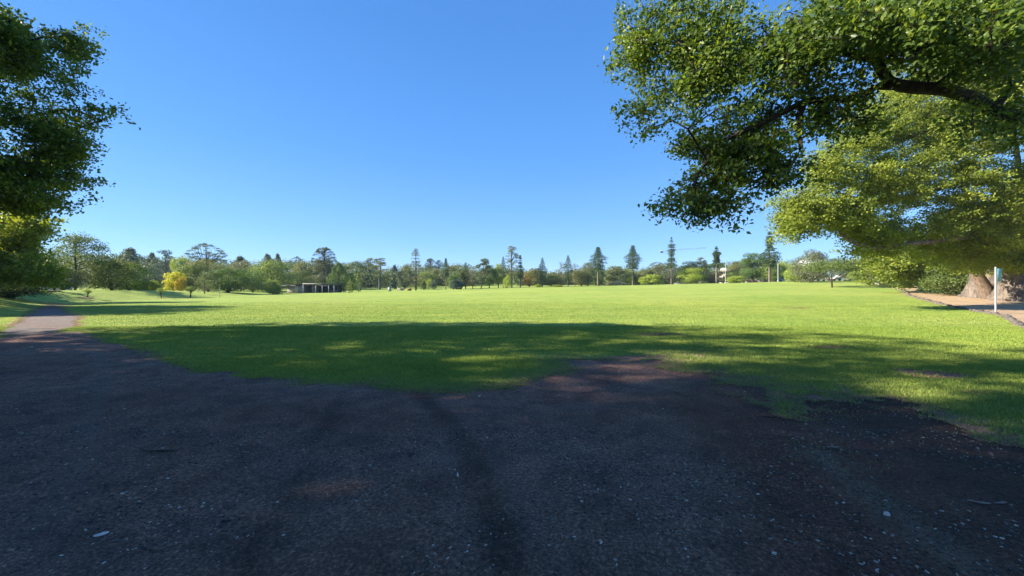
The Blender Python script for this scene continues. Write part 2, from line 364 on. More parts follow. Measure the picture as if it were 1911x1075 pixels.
dryf = np.clip(dryf+.5*np.exp(-((GX+25)/14)**2-((GY-64)/1.6)**2), 0, .8)
darkb = np.clip(spot(GX, GY, 1745, 700, 1.6, 1.0)+spot(GX, GY, 1500, 742, 1.2, .5)+rt*ss(-3.5, -1.5, zone)+ss(-1.2, -.5, zone), 0, 1)
sheet('lawn', lawn_keep, .005, M['lawn'], dict(bare=bare, dry=dryf, dark=darkb))
sheet('mulch_path', (cellmean(mulch) > -.02) & (cellmean(GY) > -25), .02, M['mulch'], {})

# ------------------------------------------------------------------ grass blades
def samp(a, y):   # value of a grid array at points, nearest
    return a
def blades(n, y0, y1, hgt, wid, seed):
    r = np.random.default_rng(seed)
    Y = np.sqrt(r.random(n)*(y1**2-y0**2)+y0**2); X = (r.random(n)*2-1)*(Y*1.33+.5)
    di, pa, mu, na, nb, rt_, zo = fields(X, Y)
    ba = np.zeros(n)
    for (px, py, rx, ry, s) in BARE: ba = np.maximum(ba, s*spot(X, Y, px, py, rx, ry))
    ba = np.maximum(ba, .52*ss(-1.2, -.05, zo)*rt_); ba = np.maximum(ba, .50*rt_*ss(-4, -.8, zo)); ba = np.maximum(ba, .30*ss(-.6, .05, zo))
    keepp = (zo < .22*r.random(n)**2) & (mu < 0) & (ba+fbm(X, Y, 5, 5, 4)*1.1 < .25+.6*r.random(n))
    keepp &= r.random(n) < 1-ss(24, 46, Y)
    sp = (r.random(n) < .045*rt_) & (zo > 0) & (zo < 3.0) & (fbm(X, Y, 2.2, 50) > .05)     # stray dry tufts on the worn soil at right
    keepp |= sp
    X, Y, zo, rt_ = X[keepp], Y[keepp], zo[keepp], rt_[keepp]; m = len(X)
    Z = H(X, Y)+.005; a_ = r.random(m)*2*np.pi; le = r.random(m)*.9
    h = hgt*(.5+r.random(m))*(1-.42*ss(-1.3, 0, zo)); wdt = wid*(.6+.8*r.random(m))
    ax, ay = np.cos(a_), np.sin(a_); b = r.random(m)*2*np.pi
    p0 = np.stack([X-ax*wdt/2, Y-ay*wdt/2, Z], 1); p1 = np.stack([X+ax*wdt/2, Y+ay*wdt/2, Z], 1)
    p2 = np.stack([X+np.cos(b)*h*le, Y+np.sin(b)*h*le, Z+h*np.sqrt(1-.8*le**2)], 1)
    V = np.stack([p0, p1, p2], 1).reshape(-1, 3); Fa = np.arange(m*3).reshape(-1, 3)
    dr = np.clip(.75*ss(-.9, .1, zo)*ss(-5, 0, X)*(.3+.7*r.random(m))+.35*rt_*ss(-4.5, -1, zo)*r.random(m), 0, 1)
    return V, Fa, r.random(m), dr
Vs, Fs, Ts, Ds, off = [], [], [], [], 0
for args in ((480000, 3.4, 9, .042, .010, 1), (420000, 9, 16, .038, .014, 2), (420000, 16, 46, .034, .024, 3)):
    V, Fa, tt, dd = blades(*args); Vs.append(V); Fs.append(Fa+off); off += len(V); Ts.append(tt); Ds.append(dd)
g = obj('grass', mk_mesh('grass', np.vstack(Vs), np.vstack(Fs), M['blade'], {'tint': ('FACE', np.concatenate(Ts)), 'dry': ('FACE', np.concatenate(Ds))}))
tag(g, 'short green grass blades growing over the near part of the lawn', 'grass', kind='stuff')

# ------------------------------------------------------------------ litter on the bare soil
def litter(n, y0, y1, smin, smax, seed):
    r = np.random.default_rng(seed)
    Y = np.sqrt(r.random(n)*(y1**2-y0**2)+y0**2); X = (r.random(n)*2-1)*(Y*1.34+.3)
    zo = fields(X, Y)[6]; k = (zo > -.2) & (fbm(X, Y, .9, 61)*2.2+.35 > r.random(n)*.8-.1); X, Y = X[k], Y[k]; m = len(X)
    s = smin+(smax-smin)*r.random(m)**4; asp = .18+.7*r.random(m)**1.5; a_ = r.random(m)*2*np.pi; Z = H(X, Y)
    ux, uy = np.cos(a_), np.sin(a_); L = s/2; W = s*asp/2; tk = s*(.06+.16*r.random(m)); tl = (r.random(m)-.5)*.5*s
    def pt(l, w_, z): return np.stack([X+ux*l-uy*w_, Y+uy*l+ux*w_, Z+z], 1)
    q = r.random((4, m))*.5+.6
    V = np.stack([pt(-L, -W*q[0], 0*X), pt(L*q[1], -W, 0*X), pt(L, W*q[2], 0*X), pt(-L*q[3], W, 0*X),
                  pt(-L*.8, -W*q[0]*.8, tk+np.abs(tl)*(tl < 0)), pt(L*q[1]*.9, -W*.8, tk+np.abs(tl)*(tl > 0)), pt(L*.85, W*q[2]*.8, tk+np.abs(tl)*(tl > 0)), pt(-L*q[3]*.9, W*.8, tk+np.abs(tl)*(tl < 0))], 1).reshape(-1, 3)
    b = np.arange(m)[:, None]*8
    Fa = np.concatenate([b+np.array(f)[None] for f in ((4,5,6,7),(0,1,5,4),(1,2,6,5),(2,3,7,6),(3,0,4,7))], 1).reshape(-1, 4)
    return V, Fa, np.repeat(r.random(m)**3, 5)
Vs, Fs, Ts, off = [], [], [], 0
for args in ((60000, 1.7, 4.5, .004, .026, 11), (22000, 4.5, 9, .005, .030, 12), (5000, 9, 14, .02, .07, 13)):
    V, Fa, tt = litter(*args); Vs.append(V); Fs.append(Fa+off); off += len(V); Ts.append(tt)
o = obj('bark_litter', mk_mesh('bark_litter', np.vstack(Vs), np.vstack(Fs), M['litter'], {'tint': ('FACE', np.concatenate(Ts))}))
tag(o, 'scattered chips, bark crumbs and small gravel on the bare dark soil', 'litter', kind='stuff')

def stick(px, py, L, wd, ang, label, m, bend=.1, cat='stick', name='stick'):
    x, y = pxw(px, py); r = random.Random(px); n = 7; z = hz(x, y); ca, sa = math.cos(ang), math.sin(ang)
    b = MB(); pts = []
    for i in range(n):
        t = i/(n-1)-.5; pts.append((ca*t*L-sa*bend*L*(t*t-.1), sa*t*L+ca*bend*L*(t*t-.1), wd*.55+.004*r.random()))
    b.tube(pts, [wd*.5*(.35+.65*math.sin(math.pi*min(1, (i+.6)/n*1.02)))*(.8+.4*r.random()) for i in range(n)], 7)
    o = b.build(name, m, None, True); o.location = (x, y, z); tag(o, label, cat); return o
def chip(px, py, L, W, T, ang, label, m, tilt=.1, cat='wood chip', name='wood_chip'):
    x, y = pxw(px, py); r = random.Random(px*7+py); b = MB(); k = 9
    ring = []
    for i in range(k):
        a_ = 2*math.pi*i/k; q = .75+.35*r.random(); ring.append((math.cos(a_)*L/2*q, math.sin(a_)*W/2*q))
    V = [(p, q, 0) for p, q in ring]+[(p*.86, q*.8, T*(.8+.4*r.random())) for p, q in ring]+[(0, 0, T*1.15)]
    b.add(V, [(i, (i+1) % k, k+(i+1) % k, k+i) for i in range(k)]+[(k+i, k+(i+1) % k, 2*k, 2*k) for i in range(k)])
    o = b.build(name, m); o.location = (x, y, hz(x, y)+.002); o.rotation_euler = (tilt, 0, ang); tag(o, label, cat); return o
stick(302, 846, .30, .016, .05, 'thin straight dark stick lying across the soil at left', M['dbark'], .03)
stick(1440, 778, .22, .014, -.2, 'thin twig at the ragged right edge of the soil just below the grass', M['dbark'], .1)
stick(770, 850, .12, .010, 2.2, 'short dark twig beside the sunlit patch left of the wheel track', M['dbark'], .3)
stick(1828, 938, .13, .016, -.35, 'curved grey twig in front of the worn grass at far right', M['chip'], .35)
stick(1868, 938, .10, .014, .1, 'short straight grey twig nearest the right edge of the photo', M['chip'], .1)
stick(895, 740, .05, .02, 1, 'small pale twig just below the middle of the grass edge', M['palechip'], .1)
stick(1555, 838, .11, .02, -.1, 'pale slightly bent twig on the dark soil at right', M['chip'], .2)
chip(190, 997, .085, .035, .008, .75, 'large flat pale grey wood chip at lower left', M['palechip'], .12)
chip(854, 888, .018, .055, .010, .2, 'bright slim upright wood chip left of the wheel track', M['palechip'], .25)
chip(423, 969, .075, .02, .010, .1, 'small dark wood chip at lower left centre', M['dbark'])
chip(1030, 970, .05, .038, .022, .2, 'rounded brown stone on the soil right of the wheel track', M['stone'], 0, 'stone', 'stone')
chip(1318, 960, .04, .024, .012, -.1, 'small grey brown stone on the bare soil right of centre', M['stone'], 0, 'stone', 'stone')
chip(690, 868, .045, .035, .010, -.5, 'small brown chip beside the sunlit patch at centre left', M['chip'])
chip(1655, 962, .03, .04, .018, .9, 'pale little stone at lower right where dry straw starts', M['palechip'], 0, 'stone', 'stone')

# ------------------------------------------------------------------ foliage helpers
def leaf_quads(c, nv, size, asp, r, fold=0.0):
    """kite shaped leaves: centres c, normals nv"""
    m = len(c); q = nrm(r.normal(size=(m, 3))); t = nrm(np.cross(nv, q)); b = np.cross(nv, t)
    s = (size*(.65+.7*r.random(m)))[:, None]; w_ = s*asp
    if fold:
        return np.stack([c-t*s*.5, c+b*w_*.5-t*s*.08+nv*w_*fold, c+t*s*.55, c-b*w_*.5-t*s*.08+nv*w_*fold], 1).reshape(-1, 3)
    return np.stack([c-t*s*.5, c+b*w_*.5, c+t*s*.5, c-b*w_*.5], 1).reshape(-1, 3)
class Leaves:
    def __init__(s): s.c = []; s.n = []; s.s = []; s.t = []
    def blob(s, r, c, rad, n, size, spread=.7, tint=.5, lo=-.5, tv=.35, shell=.55):
        d = nrm(r.normal(size=(int(n*1.6)+4, 3))); d = d[d[:, 2] > lo*(.6+.8*r.random(len(d)))][:n]; m = len(d)
        rr = shell+(1.08-shell)*r.random(m)**.6
        s.c.append(np.asarray(c)+d*np.asarray(rad)*rr[:, None]); s.n.append(nrm(d+r.normal(size=(m, 3))*spread+np.array([0, 0, .25])))
        s.s.append(np.full(m, size)); s.t.append(np.clip(tint+tv*r.normal(size=m)*.5+.1*d[:, 2], 0, 1))
    def pts(s, c, nv, size, tint): s.c.append(c); s.n.append(nv); s.s.append(np.broadcast_to(size, (len(c),))); s.t.append(tint)
    def mesh(s, name, m, r, asp=.7, fold=0.0, fit=None):
        c = np.vstack(s.c)
        if fit:
            k_ = fit[1]/2/np.percentile(np.hypot(c[:, 0], c[:, 1]), 98.5); c = c*np.array([k_, k_, 1]); c[:, 2] *= fit[0]/c[:, 2].max()
        c = c; nv = np.vstack(s.n); V = leaf_quads(c, nv, np.concatenate(s.s), asp, r, fold); k = len(c)
        t = np.concatenate(s.t); Fa = np.arange(k*4).reshape(-1, 4)
        if fold:
            Fa = np.stack([Fa[:, [0, 1, 2]], Fa[:, [0, 2, 3]]], 1).reshape(-1, 3); t = np.repeat(t, 2)
        return mk_mesh(name, V, Fa, m, {'tint': ('FACE', t)})

# ------------------------------------------------------------------ background tree prototypes (crown + trunk meshes, about real size)
def proto_broad(seed, Hh=10, W=9, tf=.05, nl=40, n=230, leaf=.34, lr=.2, bark='dbark', flat=0, sq=1.0, spread=.7):
    r = np.random.default_rng(seed); L = Leaves(); T = MB()
    zc = Hh*(tf+(1-tf)*(.45 if flat else .40)); rz = Hh*(1-tf)*.5
    lim = []
    for i in range(nl):
        d = nrm(r.normal(size=3)); d[2] = max(d[2], -.95) if flat == 0 else abs(d[2])*.6
        d = d if flat == 0 else nrm(d); k = .5+.25*r.random()
        if flat == 0 and d[2] < 0: d[0] *= 1.15; d[1] *= 1.15
        c = np.array([d[0]*W/2*k, d[1]*W/2*k, zc+d[2]*rz*k*1.05*sq]); q = W*lr*(.6+.7*r.random())
        q = min(q, (W/2-np.hypot(c[0], c[1]))*1.25+.35); q = max(q, W*.08)
        L.blob(r, c, (q, q, q*.75), int(n*(q/(W*lr))**1.6), leaf, spread, .4+.3*r.random()); lim.append(c)
    T.tube([(0, 0, -.2), (.05, 0, Hh*tf*.6), (.1, .05, Hh*tf+.5), (.05, .1, Hh*.6)], [Hh*.034, Hh*.026, Hh*.02, Hh*.006], 8)
    for c in lim[:9]:
        b0 = np.array([.08, .05, Hh*tf*(.8+.5*r.random())]); mdl = (b0+c)/2+np.array([0, 0, -.4])
        T.tube([b0, mdl, c], [Hh*.012, Hh*.008, Hh*.003], 5, False)
    return L.mesh('crown', M['far'], r, fit=(Hh, W)), T.mesh('trunk', M[bark], True), Hh, W
def proto_euc(seed, Hh=18, W=9, tf=.3, nl=34, n=85, leaf=.36, bark='gbark', lean=0.0, prof=None):
    r = np.random.default_rng(seed); L = Leaves(); T = MB()
    top = np.array([lean, .2, Hh*.93]); ax = [np.array([0, 0, -.2]), np.array([lean*.2, .1, Hh*.3]), np.array([lean*.6+.2, 0, Hh*.62]), top]
    T.tube(ax, [Hh*.019, Hh*.014, Hh*.009, Hh*.002], 7)
    for i in range(nl):
        t = tf+(1-tf)*(i+.5)/nl; wv = math.sin(math.pi*min(1, max(.05, (t-tf)/(1-tf)*.85+.12)))**.7
        a_ = r.random()*6.28; q = W*.095*(.6+.9*r.random()); rad = (W/2-q)*wv*(.25+.75*r.random()**.5)
        c = np.array([math.cos(a_)*rad+lean*t, math.sin(a_)*rad, Hh*(t-.03)])
        L.blob(r, c, (q*1.25, q*1.25, q*.7), int(n*(q/(W*.095))**1.5), leaf, .8, .35+.35*r.random(), lo=-.8, shell=.3)
        b0 = np.array([lean*t*.8, 0, Hh*max(.15, t-.13-.1*r.random())]); T.tube([b0, (b0+c)/2+np.array([0, 0, .1]), c], [Hh*.005, Hh*.0035, Hh*.001], 4, False)
    return L.mesh('crown', M['far'], r, fit=(Hh, W)), T.mesh('trunk', M[bark], True), Hh, W
def proto_hoop(seed, Hh=20, W=5, bare=.32, n=26, leaf=.34, bark='gbark', skirt=0, gaps=.12, dens=1.0):
    r = np.random.default_rng(seed); L = Leaves(); T = MB()
    T.tube([(0, 0, -.2), (.05, 0, Hh*.5), (0, 0, Hh*.985)], [Hh*.016, Hh*.010, Hh*.001], 7)
    nw = int(Hh*1.5); skip = 0; ph = r.random(8)*6.28
    for i in range(nw):
        t = bare+(1-bare)*i/(nw-1); u = (t-bare)/(1-bare)
        prof = (1-u)**.75*(.72+.28*math.sin(u*9+ph[0]))*min(1, .55+u*3.5)
        if r.random() < gaps: continue
        for k in range(5):
            a_ = k*1.257+i*.6+r.random()*.4; l = (W/2)*prof*(.6+.55*r.random())+.12
            if r.random() < .12: l *= .5
            e_ = np.array([math.cos(a_)*l, math.sin(a_)*l, Hh*t+l*(.10 if u < .5 else .25)])
            T.tube([(0, 0, Hh*t-.1), e_], [.06, .02], 4, False)
            q = (.32+.25*l)*(.7+.5*r.random())
            L.blob(r, e_*np.array([.85, .85, 1]), (q*.8, q*.8, q*.62), int(n*dens*(.5+q)), leaf*(.75+.3*(1-u)), .9, .35+.3*r.random(), lo=-.9, shell=.2)
            if l > .9: L.blob(r, e_*np.array([.45, .45, 1]), (q*.6, q*.6, q*.4), int(n*.5*dens), leaf*.8, .9, .35, lo=-.9, shell=.2)
    if skirt:
        for k in range(18):
            a_ = r.random()*6.28; l = skirt*(.3+.7*r.random()); q = skirt*.36*(.7+.5*r.random())
            L.blob(r, (math.cos(a_)*l, math.sin(a_)*l, Hh*(bare-.02-.10*r.random())), (q, q, q*.8), 60, leaf*.9, .8, .6+.3*r.random())
    return L.mesh('crown', M['far'], r, fit=(Hh, W)), T.mesh('trunk', M[bark], True), Hh, W
def proto_bunya(seed, Hh=20, W=11, leaf=.30):
    """dome of thin branches tipped with tufts over a columnar lower crown"""
    r = np.random.default_rng(seed); L = Leaves(); T = MB()
    T.tube([(0, 0, -.2), (.05, 0, Hh*.6), (0, 0, Hh*.97)], [Hh*.02, Hh*.014, Hh*.004], 7)
    for i in range(150):
        z = r.random(); el = z*1.6-.22; a_ = r.random()*6.28
        e_ = np.array([math.cos(a_)*math.cos(el)*W/2, math.sin(a_)*math.cos(el)*W/2, Hh*.60+math.sin(el)*Hh*.39])*(1, 1, 1)
        b0 = np.array([0, 0, Hh*(.52+.4*z)]); T.tube([b0, (b0+e_)/2+np.array([0, 0, Hh*.03]), e_], [.08, .05, .03], 4, False)
        q = .5+.3*r.random(); L.blob(r, e_, (q, q, q*.6), 26, leaf, .9, .3+.3*r.random(), lo=-.9, shell=.2)
    for i in range(85):
        t = .14+.56*r.random(); a_ = r.random()*6.28; l = W*.42*(.4+.6*r.random()); q = .7+.5*r.random()
        L.blob(r, (math.cos(a_)*l, math.sin(a_)*l, Hh*t), (q, q, q*.8), 46, leaf, .9, .3+.25*r.random(), lo=-.9, shell=.3)
    return L.mesh('crown', M['far'], r, fit=(Hh, W)), T.mesh('trunk', M['dbark'], True), Hh, W
def proto_umbrella(seed, Hh=20, W=15, leaf=.30):
    r = np.random.default_rng(seed); L = Leaves(); T = MB()
    T.tube([(0, 0, -.2), (.2, 0, Hh*.35), (.1, 0, Hh*.6)], [Hh*.02, Hh*.015, Hh*.012], 7)
    for i in range(64):
        a_ = r.random()*6.28; l = W/2*math.sqrt(r.random())*.95; lay = r.random() < .35
        z = Hh*(.955-.30*(l/(W/2))**2)-(Hh*.13 if lay else 0)
        e_ = np.array([math.cos(a_)*l, math.sin(a_)*l, z]); q = W*.052*(.7+.8*r.random())
        b0 = np.array([.1, 0, Hh*(.45+.15*r.random())]); md = np.array([e_[0]*.6, e_[1]*.6, Hh*.66]); T.tube([b0, md, e_], [.14, .09, .03], 4, False)
        L.blob(r, e_, (q*1.2, q*1.2, q*.5), 62, leaf, .8, .3+.3*r.random(), lo=-.7, shell=.2)
    return L.mesh('crown', M['far'], r, fit=(Hh, W)), T.mesh('trunk', M['dbark'], True), Hh, W
def proto_cone(seed, Hh=9, W=6.5, tf=.1, leaf=.26, tear=.35, n=7500, spread=.55):
    r = np.random.default_rng(seed); L = Leaves(); T = MB()
    T.tube([(0, 0, -.2), (0, 0, Hh*.9)], [Hh*.03, Hh*.004], 7)
    nb = 60
    for i in range(nb):
        u = r.random()**1.15; prof = (1-((u-tear)/(1-tear))**1.7 if u > tear else (.55+.45*(u/tear)**.6)) ; prof = max(prof, .03)
        a_ = r.random()*6.28; l = W/2*prof*.72; q = W*.15*(.55+.45*prof)*(.8+.5*r.random())
        L.blob(r, (math.cos(a_)*l, math.sin(a_)*l, Hh*(tf+(1-tf)*u*.97)), (q, q, q*1.3), n//nb, leaf, spread, .35+.3*r.random(), lo=-.9)
    return L.mesh('crown', M['far'], r, fit=(Hh, W)), T.mesh('trunk', M['dbark'], True), Hh, W

PR = dict(
  round1=proto_broad(1), round2=proto_broad(2, W=10, nl=36, leaf=.30), round3=proto_broad(3, W=8, nl=24, lr=.25, leaf=.38),
  tall1=proto_broad(4, Hh=14, W=9, nl=46, lr=.17, leaf=.34, tf=.08), dense=proto_broad(15, Hh=10, W=9, nl=60, lr=.2, n=200, leaf=.26, tf=.03, spread=.5),
  shrub1=proto_broad(5, Hh=4, W=5, tf=0, nl=26, leaf=.24, n=190), shrub2=proto_broad(6, Hh=4, W=4.4, tf=0, nl=20, leaf=.2, n=200, lr=.24),
  spread=proto_broad(7, Hh=6, W=11, tf=.2, nl=46, lr=.12, leaf=.2, n=210, flat=1), layer=proto_euc(8, Hh=11, W=13, tf=.22, nl=64, leaf=.26, n=120, bark='dbark'),
  euc1=proto_euc(9), euc2=proto_euc(10, W=7, nl=30, tf=.22), euc3=proto_euc(11, Hh=14, W=9, nl=44, n=110, tf=.2, lean=1.4, bark='bark'),
  thin=proto_euc(12, Hh=12, W=8, nl=40, n=34, tf=.15, leaf=.24), tallthin=proto_euc(13, Hh=20, W=6.5, nl=46, n=62, tf=.3, leaf=.30),
  hoop1=proto_hoop(14, W=5), hoop2=proto_hoop(16, W=5.6, bare=.40), hoop3=proto_hoop(17, W=4.2, bare=.30, gaps=.2), hoop4=proto_hoop(18, Hh=16, W=4.6, bare=.12),
  hoops=proto_hoop(19, Hh=17, W=3.6, bare=.55, skirt=2.4), hoopt=proto_hoop(20, Hh=24, W=5, bare=.36, gaps=.22),
  openc=proto_hoop(21, Hh=18, W=9, bare=.12, n=20, bark='dbark', gaps=.1, dens=.8), bunya=proto_bunya(22), bunya2=proto_bunya(23, W=13),
  umb=proto_umbrella(24), cone=proto_cone(25), lcone=proto_cone(26, Hh=5, W=2.6, leaf=.2, n=2600, tear=.25), fluff=proto_hoop(27, Hh=5, W=4, bare=.03, leaf=.22, n=22),
  young=proto_broad(28, Hh=3, W=1.6, tf=.5, nl=9, leaf=.13, n=70, lr=.3),
)
COL = dict(dk=(.040, .062, .020), mid=(.075, .105, .026), ol=(.110, .125, .040), lt=(.135, .180, .040), lime=(.185, .235, .030), blue=(.050, .080, .062),
           grey=(.105, .120, .065), yel=(.31, .31, .018), yor=(.29, .23, .02), oran=(.17, .13, .035), red=(.14, .12, .07), hoop=(.045, .078, .026), bun=(.066, .092, .040), bgr=(.068, .115, .022))
def place(kind, px, wpx, top, Y, col, label, name='tree', cat='tree', group=None, rz=None, under=0):
    cr, tk, Hh, W = PR[kind]; X = (px-955.5)/F*Y; g0 = hz(X, Y)-under
    ht = EYE+(537.5-top)/F*Y-g0; wd = wpx/F*Y*(1.22 if kind.startswith('hoop') else 1.12)
    o = empty(name, (X, Y, g0), label, cat, group, rz if rz is not None else (px*1.7) % 6.28, (wd/W, wd/W, ht/Hh))
    c = obj('crown', cr, o); k = obj('trunk', tk, o); c.color = (*[v*1.45 for v in COL[col]], 1); return o

